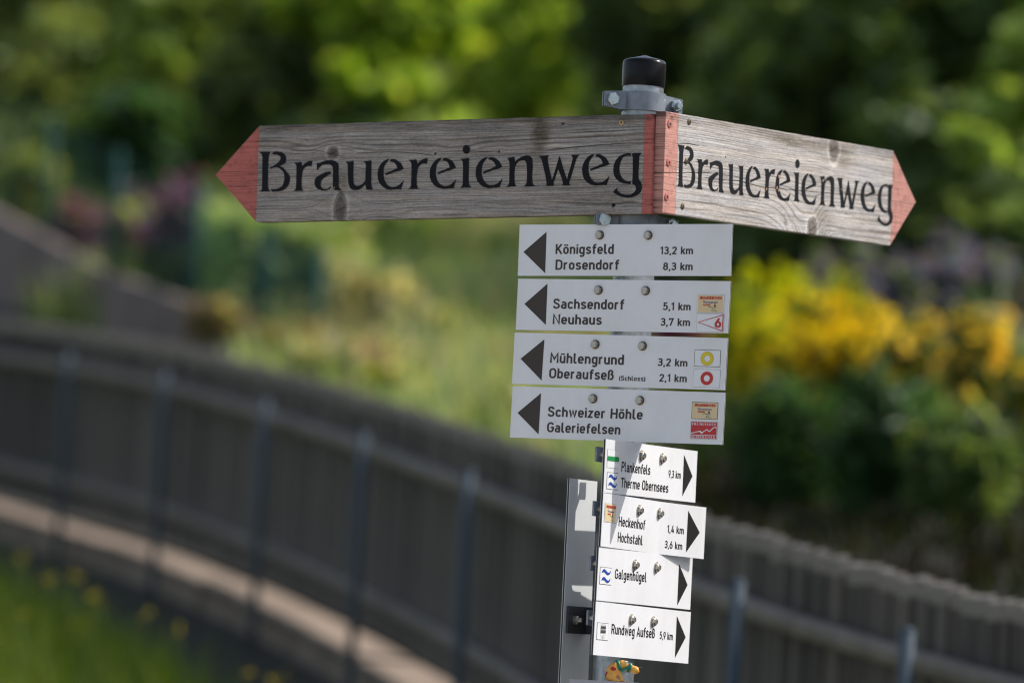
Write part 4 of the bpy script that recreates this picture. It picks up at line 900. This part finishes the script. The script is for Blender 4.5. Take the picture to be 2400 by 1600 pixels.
# ledge and toy dog at the foot of the picture
lz = at(1440, 1596, 8.27)[2]
bx = thing('ledge', 'small grey metal ledge clamped to the pole under the toy dog', 'ledge', (at(1415, 1596, 8.27)[0], 8.268, lz))
autosmooth(MB().box(-0.050, 0.050, -0.035, 0.04, -0.012, 0.0).build('ledge_top', M['ledge'], bx))
MB().box(-0.006, 0.046, 0.0402, 0.05, -0.03, 0.0).build('bracket', M['zinc'], bx)
K = 12.547; X0, Y0 = 940.0, 1575.0
cr, sr = math.cos(ROLL), math.sin(ROLL)
def td(x, y, d=0.0):       # toy coordinates (m) from the close-up drawing
    a, b = (x - X0) / K / 1000, (Y0 - y) / K / 1000
    return np.array([a * cr - b * sr, d / 1000, a * sr + b * cr])
torg = at(1320 + X0 / 7.842, 1400 + Y0 / 7.842, 8.262)
td_z = lz
dog = thing('toy_dog', 'small yellow plastic toy dog with red spots and a green muzzle strap, on the ledge', 'toy', (torg[0], torg[1], lz))
def rot_img(deg):
    a = math.radians(deg) + ROLL; return np.array([[math.cos(a), 0, -math.sin(a)], [0, 1, 0], [math.sin(a), 0, math.cos(a)]])
mb = MB(); k_ = 1 / K / 1000
mb.ell(td(915, 1390), (130 * k_, 105 * k_, 175 * k_), rot_img(-32), 14)          # back and chest
mb.ell(td(880, 1480, -5), (100 * k_, 60 * k_, 95 * k_), rot_img(0), 12)           # haunch on this side
mb.ell(td(890, 1480, 6), (100 * k_, 60 * k_, 95 * k_), rot_img(0), 12)
mb.ell(td(960, 1560, -6), (85 * k_, 40 * k_, 26 * k_), None, 10); mb.ell(td(980, 1560, 7), (85 * k_, 40 * k_, 26 * k_), None, 10)
for d in (-3.5, 3.5):
    mb.tube(td(1030, 1380, d), td(1060, 1545, d), 42 * k_, 32 * k_, 12); mb.ell(td(1080, 1558, d), (52 * k_, 34 * k_, 26 * k_), None, 10)
mb.tube(td(985, 1310), td(1060, 1290), 85 * k_, 75 * k_, 16)
mb.ell(td(1090, 1280), (105 * k_, 82 * k_, 92 * k_), rot_img(-12), 14)             # skull
mb.tube(td(1120, 1290), td(1310, 1365), 70 * k_, 66 * k_, 16)                     # long muzzle
mb.ell(td(1310, 1366), (88 * k_, 78 * k_, 74 * k_), rot_img(-18), 14)
mb.ell(td(1130, 1225, -3.2), (34 * k_, 30 * k_, 30 * k_), None, 10); mb.ell(td(1130, 1225, 3.2), (34 * k_, 30 * k_, 30 * k_), None, 10)
mb.tube(td(800, 1530), td(750, 1495), 22 * k_, 9 * k_, 8)
body = mb.build('body', M['toy'], dog)
md = body.modifiers.new('remesh', 'REMESH'); md.mode = 'VOXEL'; md.voxel_size = 0.00075
ms = body.modifiers.new('smooth', 'SMOOTH'); ms.iterations = 4; ms.factor = 0.5
dg = bpy.context.evaluated_depsgraph_get(); me2 = bpy.data.meshes.new_from_object(body.evaluated_get(dg)); body.modifiers.clear()
body.data = me2; me2.polygons.foreach_set('use_smooth', [True] * len(me2.polygons))
if not me2.materials: me2.materials.append(M['toy'])
for d in (-1, 1):
    MB().ell(td(1160, 1230, d * 4.2), (27 * k_, 22 * k_, 27 * k_)).build('eye', M['toy_white'], dog, True)
    MB().ell(td(1172, 1228, d * 5.6), (10 * k_, 8 * k_, 10 * k_)).build('pupil', M['toy_black'], dog, True)
MB().ell(td(1408, 1334), (36 * k_, 30 * k_, 18 * k_)).build('nose', M['toy_black'], dog, True)
MB().ell(td(918, 1345, -7.2), (52 * k_, 28 * k_, 38 * k_), rot_img(-8)).build('spot', M['toy_red'], dog, True)
MB().ell(td(797, 1445, -2.5), (26 * k_, 60 * k_, 62 * k_), rot_img(-10)).build('spot', M['toy_red'], dog, True)
def strap(pts, rad, wdt, name):
    """closed band round the toy: pts centre, two radii, tilt"""
    (cx, cy), (ra, rd), tilt = pts
    v = []; f = []; n = 28; Rm = rot_img(tilt)
    for i in range(n):
        t = 2 * math.pi * i / n
        for w_ in (-wdt / 2, wdt / 2):
            for q in (1.0, 1.10):
                v.append(td(cx, cy) + Rm @ np.array([w_ * k_, rd * k_ * q * math.cos(t), ra * k_ * q * math.sin(t)]))
    for i in range(n):
        j = (i + 1) % n; a = i * 4; b = j * 4
        f += [(a, a + 1, b + 1, b), (a + 1, a + 3, b + 3, b + 1), (a + 3, a + 2, b + 2, b + 3), (a + 2, a, b, b + 2)]
    return mk(name, v, f, M['toy_green'], dog, smooth=True)
strap(((1020, 1290), (108, 92), 18), 0, 58, 'collar_strap')
strap(((1215, 1325), (84, 80), -18), 0, 60, 'muzzle_strap')
for d in (-1, 1):
    a, b = td(1050, 1385, d * 6.4), td(1215, 1300, d * 6.9); ex = np.array([0, d * 0.0012, 0]); upv = np.array([sr * 0, 0, 28 * k_])
    v = [a - upv + ex, b - upv + ex, b + upv + ex, a + upv + ex, a - upv - ex, b - upv - ex, b + upv - ex, a + upv - ex]
    mk('cheek_strap', v, [(0, 1, 2, 3), (7, 6, 5, 4), (0, 4, 5, 1), (1, 5, 6, 2), (2, 6, 7, 3), (3, 7, 4, 0)], M['toy_green'], dog)

# ------------------------------------------------------------------ retaining wall and green garden fence beyond the road
wl = [at(-420, 290, 56) , at(-150, 425, 48), at(0, 505, 44), at(250, 640, 40), at(510, 737, 36), at(590, 790, 34)]
V = []; Q = []
rw = thing('retaining_wall', 'brown retaining wall beyond the paling fence, its top sloping down to the right', 'wall', wl[3] - np.array([0, 0, 1.3]))
ro = np.array(rw.location)
_t = wl[-1] - wl[2]; _n = np.array([-_t[1], _t[0], 0]); _n /= np.linalg.norm(_n); _n = _n if _n[0] > 0 else -_n
for p in wl:
    for o, z in ((-0.0, -1.9), (0.0, 0.0), (0.10, 0.0), (0.10, -1.9)): V.append(p + _n * o + np.array([0, 0, z]) - ro)
for a in range(len(wl) - 1):
    for b in range(4): Q.append((a * 4 + b, a * 4 + (b + 1) % 4, (a + 1) * 4 + (b + 1) % 4, (a + 1) * 4 + b))
Q += [(0, 1, 2, 3), (len(V) - 1, len(V) - 2, len(V) - 3, len(V) - 4)]
mk('wall_body', V, Q, M['wall'], rw)
gf = thing('garden_fence', 'green coated metal garden fence standing on the retaining wall', 'fence', wl[3] + np.array([0, 0, .05]))
go = np.array(gf.location)
gposts = [(-70, 455, 47.0), (105, 565, 42.8), (262, 645, 39.9), (450, 715, 37.2), (612, 775, 34.5), (735, 820, 33.0)]
gp = []
for x, y, D in gposts:
    p = at(x, y + 25, D); hgt = (330 if x < 500 else 270) * D / FPX * 0.96; gp.append((p, hgt))
    MB().tube(p - go - np.array([0, 0, .15]), p - go + np.array([0, 0, hgt]), 0.032, n=10).lathe([(0.034, hgt), (0.0, hgt + 0.03)], 10, tuple(p - go)).build('post', M['teal'], gf, True)
for k in range(len(gp) - 1):
    (a, ha), (b, hb) = gp[k], gp[k + 1]; mb = MB()
    for j in range(7): mb.tube(a - go + np.array([0, 0, ha * (0.06 + .15 * j)]), b - go + np.array([0, 0, hb * (0.06 + .15 * j)]), 0.005, n=4, caps=False)
    nn = 10
    for j in range(1, nn):
        c = a + (b - a) * j / nn; hh = ha + (hb - ha) * j / nn; mb.tube(c - go + np.array([0, 0, .03]), c - go + np.array([0, 0, hh * .96]), 0.004, n=4, caps=False)
    o = mb.build('mesh_panel', M['teal'], gf)

# ------------------------------------------------------------------ garden plants
def A(*c): return np.array(c)
C_OLIVE = A((.085, .125, .032), (.065, .100, .028), (.12, .155, .045), (.05, .085, .022))
C_BRIGHT = A((.17, .26, .022), (.13, .21, .018), (.21, .28, .035), (.10, .17, .02))
C_MID = A((.12, .19, .03), (.095, .15, .028), (.16, .22, .05), (.07, .115, .022))
C_DARK = A((.020, .036, .011), (.028, .048, .014), (.014, .026, .009), (.045, .068, .02))
C_DARK2 = A((.034, .055, .017), (.026, .042, .013), (.055, .08, .022), (.018, .032, .010))
C_PALE = A((.20, .27, .13), (.16, .23, .10), (.24, .28, .15), (.12, .19, .07))
C_TAN = A((.30, .25, .115), (.25, .21, .09), (.34, .29, .15), (.18, .19, .06))
C_ORANGE = A((.36, .19, .09), (.40, .23, .12), (.30, .20, .08), (.34, .32, .12))
C_LIME = A((.22, .29, .02), (.17, .25, .02), (.28, .31, .03))
C_GREY = A((.11, .16, .085), (.085, .13, .06), (.14, .19, .11), (.06, .10, .04))
C_DEEP = A((.028, .060, .022), (.020, .045, .016), (.045, .085, .03), (.015, .03, .012))
F_YEL = A((.84, .66, .008), (.80, .60, .006), (.86, .72, .03)); F_LIME = A((.46, .52, .008), (.38, .46, .01), (.58, .60, .01))
F_GOLD = A((.84, .62, .06), (.80, .55, .04), (.86, .68, .14)); F_VIO = A((.20, .175, .36), (.16, .14, .30), (.26, .23, .42))
F_PINK = A((.28, .10, .25), (.23, .08, .22), (.32, .15, .30)); F_LILAC = A((.24, .22, .34), (.20, .20, .32)); F_MAG = A((.32, .02, .30), (.26, .015, .24))

C_OLIVE = C_OLIVE * A(3.1, 2.8, 3.4); C_MID = C_MID * A(2.6, 2.4, 3.0); C_BRIGHT = C_BRIGHT * A(2.5, 2.3, 2.9); C_PALE = C_PALE * A(2.6, 2.6, 2.9); C_TAN = C_TAN * A(2.0, 2.25, 3.2); C_ORANGE = C_ORANGE * A(.95, 1.15, 1.4); C_GREY = C_GREY * 2.1; C_DARK = C_DARK * A(4.2, 4.0, 4.4); C_DARK2 = C_DARK2 * A(4.2, 3.9, 4.6); C_DEEP = C_DEEP * A(2.3, 2.5, 2.4)
def plant(x, y, wpx, hpx, cols, label, name='garden_plant', cat='plant', D=None, fl=None, leaf=.05, n=900, group=None, **k):
    if D is None: p, D = hit(x, y)
    else: p = at(x, y, D)
    sc = D / FPX
    return clump(label, p, wpx * sc, hpx * sc, cols, cat, name, n=n, leaf=leaf, flowers=fl, group=group, **k)

# behind the green fence, left
plant(185, 640, 130, 150, C_LIME, 'pink-flowered plant with yellow-green leaves behind the green fence, nearest its left end', D=43.5, fl=(60, 0.16, F_PINK, .80, 1.0), leaf=.09, n=900, group='flowering plants behind the green fence')
plant(325, 700, 190, 235, C_MID, 'broad plant with mauve flower heads behind the green fence', D=41.5, fl=(60, 0.15, np.concatenate([F_PINK, F_LILAC]), .78, 1.0), leaf=.09, n=1300, group='flowering plants behind the green fence')
plant(425, 735, 150, 300, C_GREY, 'tall grey-leaved plant with pink and pale blue flowers behind the green fence', D=40.0, fl=(60, 0.15, np.concatenate([F_PINK, F_LILAC]), .78, 1.06), leaf=.085, n=1100, group='flowering plants behind the green fence')
plant(60, 560, 150, 240, C_OLIVE, 'olive bush with a few yellow flowers at the left edge, behind the green fence', D=47, fl=(84, 0.067, F_YEL, .3, .9), leaf=.09, n=1200)
plant(300, 430, 240, 250, C_DEEP, 'dark green bush behind the mauve flowers', 'garden_bush', 'shrub', D=50, leaf=.11, n=1800)
plant(545, 735, 190, 300, C_PALE, 'pale grey-green plant just left of the red board tip, below it', D=38.5, leaf=.08, n=1500, group='pale plants under the left board')
plant(660, 800, 190, 290, C_GREY, 'grey-green plant under the left end of the wooden board', D=37, leaf=.08, n=1400, group='pale plants under the left board')
plant(505, 790, 150, 95, C_ORANGE, 'low rust-coloured plant at the end of the retaining wall', D=34.5, leaf=.06, n=420, group='rust-coloured low plants')
plant(690, 865, 260, 120, C_ORANGE, 'wide rust-coloured plant above the fence top, beneath the left board', D=32.5, leaf=.06, n=520, group='rust-coloured low plants')
plant(1150, 930, 170, 130, C_ORANGE, 'rust-coloured plant close to the stack of white signs', D=31, leaf=.06, n=800, group='rust-coloured low plants')
plant(770, 790, 200, 260, C_MID * 1.35, 'mid-green leafy plant in the middle of the border under the left board', D=38.5, fl=(60, 0.098, C_TAN, .8, 1.05), leaf=.08, n=1300, group='green border plants')
plant(960, 720, 330, 230, np.concatenate([C_BRIGHT * 1.2, C_MID * 1.35]), 'bright yellow-green leafy plant in the border, left of the white signs', D=41, leaf=.10, n=2300, group='green border plants')
plant(1150, 760, 220, 220, np.concatenate([C_BRIGHT * 1.2, C_MID * 1.35]), 'bright green leafy plant half hidden by the white signs', D=40, leaf=.09, n=1500, group='green border plants')
plant(870, 790, 240, 160, C_TAN, 'straw-coloured grass tuft with pale heads, tallest of the dry tufts', 'grass_tuft', 'grass tuft', D=36, leaf=.06, n=1300, elong=5, group='dry grass tufts')
plant(1010, 850, 230, 130, np.concatenate([C_TAN, C_OLIVE]), 'half-green dry grass tuft beside the straw-coloured tuft', 'grass_tuft', 'grass tuft', D=33.5, leaf=.055, n=1200, elong=5, group='dry grass tufts')
plant(830, 905, 300, 120, np.concatenate([C_TAN, C_ORANGE]), 'low brownish dry grass tuft just over the fence top', 'grass_tuft', 'grass tuft', D=31, leaf=.05, n=1200, elong=5, group='dry grass tufts')
plant(1000, 985, 330, 130, np.concatenate([C_TAN, C_LIME]), 'yellow-green dry grass tuft over the fence top, left of the lowest left-pointing sign', 'grass_tuft', 'grass tuft', D=28.5, leaf=.05, n=1500, elong=5, group='dry grass tufts')
plant(1170, 1030, 220, 120, np.concatenate([C_TAN, C_LIME]), 'yellow-green dry grass tuft touching the corner of the lowest left-pointing sign', 'grass_tuft', 'grass tuft', D=26.5, leaf=.045, n=1100, elong=5, group='dry grass tufts')

# flower bed right of the signpost
plant(1755, 1090, 250, 440, np.concatenate([C_LIME, C_OLIVE]), 'tall lime-yellow flowering plant immediately right of the white signs', D=25.5, fl=(503, 0.05, F_LIME, .70, 1.02), leaf=.05, n=1800, group='yellow flowering plants in the right bed')
plant(1640, 1080, 170, 330, C_LIME, 'yellow-green plant partly hidden behind the white signs', D=26.5, fl=(125, 0.04, F_LIME, .8, 1.0), leaf=.05, n=1000, group='yellow flowering plants in the right bed')
plant(1930, 1130, 250, 470, C_DEEP, 'golden-yellow flowering plant with the brightest flower heads of the bed', D=24.5, fl=(791, 0.05, F_YEL, .74, .99), leaf=.035, elong=5, n=2600, group='yellow flowering plants in the right bed')
plant(1830, 1000, 140, 400, C_LIME, 'slender lime-yellow spire rising behind the brightest yellow flowers', D=27, fl=(210, 0.046, F_LIME, .72, 1.02), leaf=.045, n=600, group='yellow flowering plants in the right bed')
plant(1955, 1000, 110, 390, C_LIME, 'narrow lime-yellow spire beneath the right board tip', D=27.5, fl=(134, 0.046, F_LIME, .75, 1.02), leaf=.045, n=500, group='yellow flowering plants in the right bed')
plant(2130, 1150, 230, 420, C_DEEP, 'plant with scattered orange-yellow heads over dark green leaves', D=24, fl=(243, 0.046, F_GOLD, .78, 1.02), leaf=.035, elong=5, n=2400, group='yellow flowering plants in the right bed')
plant(2270, 1160, 210, 460, np.concatenate([C_GREY, C_DEEP]), 'grey-leaved plant with golden heads, second from the right edge', D=23.5, fl=(304, 0.05, F_GOLD, .76, .98), leaf=.05, n=1600, group='yellow flowering plants in the right bed')
plant(2395, 1200, 160, 430, np.concatenate([C_GREY, C_LIME]), 'yellow-green plant with amber heads at the right edge', D=23, fl=(274, 0.046, F_GOLD, .3, .98), leaf=.05, n=1300, group='yellow flowering plants in the right bed')
for i, (x, y, h, lb_) in enumerate(((1905, 940, 400, 'violet flower spike showing beneath the far end of the right board'), (2010, 950, 420, 'violet flower spike just right of the right board tip'), (2110, 960, 400, 'grey-green stalk with faded violet flowers, above the orange heads'), (2215, 960, 440, 'tall violet flower spike above the golden heads'), (2320, 980, 430, 'violet flower spike near the right edge'))):
    plant(x, y, 95, h, C_GREY, lb_, 'flower_spike', 'plant', D=29.5 - .3 * i, fl=(48, .085, F_VIO, .62, 1.04), leaf=.05, n=420, group='violet flower spikes behind the yellow flowers')
plant(1855, 1170, 260, 300, C_DEEP, 'dark green upright plant at the foot of the brightest yellow flowers', 'low_plant', 'plant', D=23.2, leaf=.030, n=2600, elong=6, stems=60, group='dark plants below the flowers')
plant(2060, 1190, 260, 330, C_DEEP, 'dark green upright plant under the orange-yellow heads', 'low_plant', 'plant', D=22.6, leaf=.030, n=2600, elong=6, stems=60, group='dark plants below the flowers')
plant(2240, 1220, 260, 280, np.concatenate([C_DEEP, C_OLIVE]), 'olive-tinged dark upright plant at the foot of the golden plant', 'low_plant', 'plant', D=22, leaf=.030, n=2400, elong=6, stems=60, group='dark plants below the flowers')
plant(1690, 1110, 200, 200, C_OLIVE, 'olive upright plant beside the right-pointing signs', 'low_plant', 'plant', D=24.5, leaf=.05, n=1100, group='dark plants below the flowers')
plant(1590, 850, 150, 90, C_DEEP, 'magenta-flowered plant glimpsed between two white signs', D=31, fl=(120, 0.085, F_MAG, .55, 1.1), leaf=.05, n=500)

# loose extra stems that tie the flower bed together
plant(2030, 1140, 260, 420, np.concatenate([C_MID, C_GREY]), 'loose mid-green plant with thin yellow heads between the two brightest clumps', D=25.2, fl=(363, 0.04, np.concatenate([F_YEL, F_GOLD]), .72, 1.02), leaf=.05, n=1300, group='yellow flowering plants in the right bed')
plant(2340, 1130, 240, 400, np.concatenate([C_MID, C_GREY]), 'loose grey-green plant with thin golden heads towards the right edge', D=25.5, fl=(304, 0.04, F_GOLD, .75, 1.02), leaf=.05, n=1200, group='yellow flowering plants in the right bed')
plant(1830, 1120, 260, 400, np.concatenate([C_MID, C_LIME]), 'loose yellow-green plant with mixed yellow heads, left half of the bed', D=25, fl=(487, 0.043, np.concatenate([F_YEL, F_LIME]), .66, 1.02), leaf=.05, n=1300, group='yellow flowering plants in the right bed')

# dry grass on the slope behind the fence, and low green undergrowth beyond it
def slope_tufts(name, label, n, s0, s1, o0, o1, h0, h1, cols, m, wide, where):
    s = rng.uniform(s0, s1, n); o = rng.uniform(o0, o1, n); i = np.clip((s / .1).astype(int), 0, len(PP) - 1)
    b = np.stack([PP[i, 0] + NN[i, 0] * o, PP[i, 1] + NN[i, 1] * o, PP[i, 2] + rise(o) - .02], 1)
    rel = b - CAM; px_ = 1200 + FPX * (rel @ _ri) / (rel @ _f); keep = where(px_, rel @ _f); b = b[keep]; s = s[keep]; o = o[keep]; n = len(b)   # the patch the tufts grow on
    patch = fbm(s / 1.1, o / 0.8, 900); h = (rng.uniform(h0, h1, n) * (0.45 + 1.1 * patch))[:, None]
    a = rng.uniform(0, 6.28, n); d = np.stack([np.cos(a), np.sin(a), 0 * a], 1); w = np.stack([-np.sin(a), np.cos(a), 0 * a], 1) * wide
    V = np.stack([b - w, b + w, b + d * h * .45 + w * .4 + np.array([0, 0, 1]) * h, b + d * h * .45 - w * .4 + np.array([0, 0, 1]) * h], 1).reshape(-1, 3)
    q = np.arange(4 * n).reshape(n, 4); pi = np.clip((fbm(s / 1.6 + 5, o / 1.2, 911) * 1.5 - 0.25) * len(cols), 0, len(cols) - 1).astype(int)
    pi = np.clip(pi + rng.integers(-1, 2, n), 0, len(cols) - 1)
    c = np.asarray(cols)[pi] * rng.uniform(.75, 1.25, n)[:, None]
    ob = np_mesh(name, V, q, m, None, np.repeat(c, 4, 0)); tag(ob, label, 'grass', kind='stuff'); return ob
slope_tufts('dry_grass', 'tan and pale green dry grass covering the slope behind the fence', 30000, S0 - 12, S0 + 9, .9, 7.0, .18, .42, [(.46, .45, .31), (.38, .43, .24), (.29, .40, .17), (.35, .46, .23), (.24, .38, .15), (.42, .34, .22)], M['grass'], .012, lambda x, d: (x > 560) & (x < 1480))
slope_tufts('dry_grass', 'tan and pale green dry grass farther up the slope beyond the flower border', 26000, S0 - 40, S0 - 6, 3.0, 12.0, .2, .5, [(.46, .44, .28), (.38, .44, .20), (.29, .40, .15), (.23, .35, .12), (.33, .44, .17)], M['grass'], .016, lambda x, d: (x > 40 + 12 * (44 - d)) & (x < 1500) & (d > 40))

slope_tufts('undergrowth', 'dark brown-green undergrowth along the earth path behind the right part of the fence', 16000, S0 + 6, S1 + 3, .35, 3.2, .06, .16, [(.016, .014, .010), (.022, .018, .012), (.018, .026, .010), (.028, .032, .011), (.014, .017, .008)], M['grass'], .014, lambda x, d: x > 1400)

# ------------------------------------------------------------------ shrubs and trees up the slope
def cl(items):
    return [(at(x, y, D), r * D / FPX) for x, y, r, D in items]
def tr(bx_, by_, Dref, label, items, cols, **k):
    p, D0 = hit(bx_, by_)
    if D0 > 70: D0 = Dref; p = at(bx_, by_, D0); p[2] = ground_z(p[0], p[1])
    return tree(label, p, cl([(x, y, r, D0 + (d - Dref) * 0.6 - 0.3) for x, y, r, d in items]), cols, **k)
tr(120, 400, 60, 'olive-green tree with a soft broad crown in the upper left corner', [(20, 60, 210, 60), (180, 150, 190, 58), (60, 270, 150, 57), (330, 40, 170, 60), (-120, 180, 200, 60), (150, -120, 240, 60)], C_OLIVE, leaf=.13)
tr(420, 470, 56, 'lighter green tree beside the olive tree in the upper left', [(400, 130, 190, 56), (520, 60, 150, 56), (330, 230, 130, 55), (470, 300, 130, 55), (600, -60, 200, 57), (400, -110, 220, 58)], C_MID * 0.85, leaf=.12)
tr(650, 470, 64, 'dark green tree in the gap above the left end of the wooden board', [(650, 300, 190, 63), (740, 200, 170, 64), (600, 200, 150, 64), (760, 330, 120, 62), (820, 260, 120, 64), (700, 60, 160, 66)], C_DARK2 * .8, leaf=.13)
tr(900, 420, 54, 'bright yellow-green tree above the middle of the wooden board', [(900, 60, 170, 54), (1000, -10, 200, 54), (860, 190, 120, 53), (960, 260, 130, 53), (1130, 40, 150, 55), (800, -80, 200, 55), (720, 20, 110, 54)], C_BRIGHT, leaf=.12)
tr(1220, 420, 52, 'bright green tree left of the black pole cap', [(1180, 250, 140, 52), (1290, 160, 150, 52), (1300, 40, 170, 53), (1390, 240, 90, 51), (1080, 250, 110, 52), (1330, -110, 200, 54)], C_BRIGHT * 0.9, leaf=.11)
tr(1560, 560, 58, 'dark tree directly behind the pole cap', [(1560, 180, 220, 58), (1480, 40, 180, 58), (1640, 330, 170, 57), (1500, 400, 170, 57), (1660, 480, 170, 56), (1570, 560, 150, 55), (1660, 60, 180, 58), (1560, -140, 260, 60)], C_DARK2, leaf=.13)
tr(1850, 640, 50, 'dark tree with glinting leaves above the right board', [(1830, 180, 200, 50), (1960, 300, 190, 50), (1750, 330, 160, 49), (1950, 80, 190, 50), (1800, 480, 170, 48), (1930, 520, 170, 48), (1720, 580, 150, 47), (2060, 460, 160, 49), (1850, -110, 250, 52)], C_DARK2 * 1.1, leaf=.12)
tr(2140, 640, 54, 'nearly black-green tree towards the upper right corner', [(2140, 120, 220, 54), (2250, 40, 200, 54), (2150, 330, 190, 53), (2260, 470, 170, 52), (2130, 530, 170, 52), (2230, 600, 160, 51), (2380, 560, 150, 51), (2080, 10, 180, 55), (2180, -150, 260, 56)], C_DARK, leaf=.13)
tr(2390, 640, 46, 'mid-green leafy tree at the right edge', [(2370, 260, 130, 46), (2330, 420, 110, 46), (2420, 140, 130, 46), (2440, 430, 150, 47), (2290, 340, 80, 45), (2480, 0, 200, 48)], C_MID * 1.25, leaf=.11)
for x, y, w, h, D, cols, lb_ in ((520, 560, 260, 260, 52, C_DEEP, 'dark bush above the tip of the left board'), (240, 470, 260, 230, 55, C_OLIVE * .8, 'olive bush under the upper left trees'), (780, 470, 330, 200, 50, C_DEEP, 'dark bush hidden mostly behind the left board'), (1050, 480, 330, 200, 47, C_MID, 'green bush above the middle of the left board'),
                                (1640, 640, 300, 260, 44, C_DARK2, 'dark bush right of the uppermost white sign'), (1900, 700, 320, 260, 42, C_DARK, 'dark bush under the right board'), (2180, 680, 340, 280, 43, C_DARK, 'very dark bush behind the violet spikes'), (2390, 720, 260, 250, 40, C_DARK2, 'dark bush behind the rightmost flowers'), (20, 470, 240, 200, 58, C_DARK2, 'dark bush at the left edge, above the wall')):
    plant(x, y, w, h, cols, lb_, 'garden_bush', 'shrub', D=(None if x > 1500 else D), leaf=.11, n=1900, group='bushes at the foot of the trees')

# far woodland closing the view behind the garden trees
pts = []
for i in range(46):
    x = -700 + 3900 * i / 45 + random.uniform(-60, 60)
    for y in (-260, -40, 180, 400):
        D = 84 + random.uniform(-3, 6); c = at(x, y + random.uniform(-60, 60), D); pts.append(leaves(blob(c, (1.7, 1.4, 1.5), 330, .35), .42, (C_OLIVE * .75 if x < 1350 else C_DARK2) * random.uniform(.7, 1.4), 1.4))
V, q, c = merge(pts); o = np_mesh('far_wood', V, q, M['leaf'], None, c)
tag(o, 'dark green woodland filling the far hillside behind the garden', 'woodland', kind='stuff')

# ------------------------------------------------------------------ grass on the bank below the fence
def blades(n, s0, s1, o0, o1, h0, h1, cols):
    s = rng.uniform(s0, s1, n); o = o0 + (o1 - o0) * rng.random(n) ** 0.9; i = np.clip((s / .1).astype(int), 0, len(PP) - 1)
    b = np.stack([PP[i, 0] - NN[i, 0] * o, PP[i, 1] - NN[i, 1] * o, PP[i, 2] - 0.13 - 0.3 * o - .01], 1)
    h = rng.uniform(h0, h1, n)[:, None]; a = rng.uniform(0, 6.28, n); d = np.stack([np.cos(a), np.sin(a), 0 * a], 1); w = np.stack([-np.sin(a), np.cos(a), 0 * a], 1) * 0.0035
    lean = rng.uniform(.1, .55, n)[:, None]; z = np.array([0, 0, 1.0])
    m = b + d * h * lean * .35 + z * h * .6; t = b + d * h * lean + z * h
    V = np.stack([b - w, b + w, m + w * .8, m - w * .8, t + w * .15, t - w * .15], 1).reshape(-1, 3)
    k = np.arange(n)[:, None] * 6; q = np.concatenate([k + np.array([0, 1, 2, 3]), k + np.array([3, 2, 4, 5])])
    c = np.asarray(cols)[rng.integers(0, len(cols), n)] * rng.uniform(.75, 1.25, n)[:, None]
    return V, q, np.repeat(c, 6, 0)
C_GRASS = A((.22, .36, .022), (.27, .40, .028), (.16, .27, .020), (.32, .38, .05))
parts = [blades(52000, S0 - 3, S0 + 14, .62, 3.8, .12, .34, C_GRASS), blades(14000, S0 + 14, S1 + 2, .6, 3.2, .12, .32, C_GRASS), blades(9000, S0 - 3, S0 + 14, .8, 3.2, .3, .5, A((.16, .20, .05), (.12, .19, .03)))]
V, q, c = merge(parts); o = np_mesh('grass', V, q, M['grass'], None, c); tag(o, 'long bright green grass on the bank below the kerb', 'grass', kind='stuff')
fx = [(50, 1305, 21), (175, 1345, 20.5), (120, 1360, 19), (345, 1440, 19.2), (225, 1400, 18.8), (190, 1470, 18), (420, 1480, 18.6), (585, 1580, 17.2), (675, 1590, 17), (640, 1597, 16.6), (60, 1440, 18.4)]
fl_where = ['at the foot of the kerb, nearest the left edge', 'second from the left along the kerb', 'a little below the second flower from the left', 'alone under the third fence post', 'in the shade between two fence posts', 'low in the grass, left of the fence post shadow', 'beneath the third fence post, lower in the grass', 'at the bottom of the picture under the kerb, first of three', 'at the bottom of the picture under the kerb, middle of three', 'at the very bottom under the kerb, last of three', 'deep in the long grass by the left edge']
for k, (x, y, D) in enumerate(fx):
    p = at(x, y, D); zb_ = ground_z(p[0], p[1]); zb_ = min(zb_, p[2] - .12)
    t = thing('wildflower', 'small yellow wildflower ' + fl_where[k], 'flower', (p[0], p[1], zb_), 'yellow wildflowers in the grass')
    MB().tube((0, 0, 0), (0, 0, p[2] - zb_), .003, .002, 5, caps=False).build('stem', M['stalk'], t)
    parts = [leaves(np.array([[0, 0, p[2] - zb_]]) + rng.normal(size=(random.randint(3, 8), 3)) * .012, random.uniform(.010, .017), F_YEL * A(.8, .85, 1), 1.2, .5)]
    V, q, c = merge(parts); np_mesh('blossom', V, q, M['petal'], t, c)
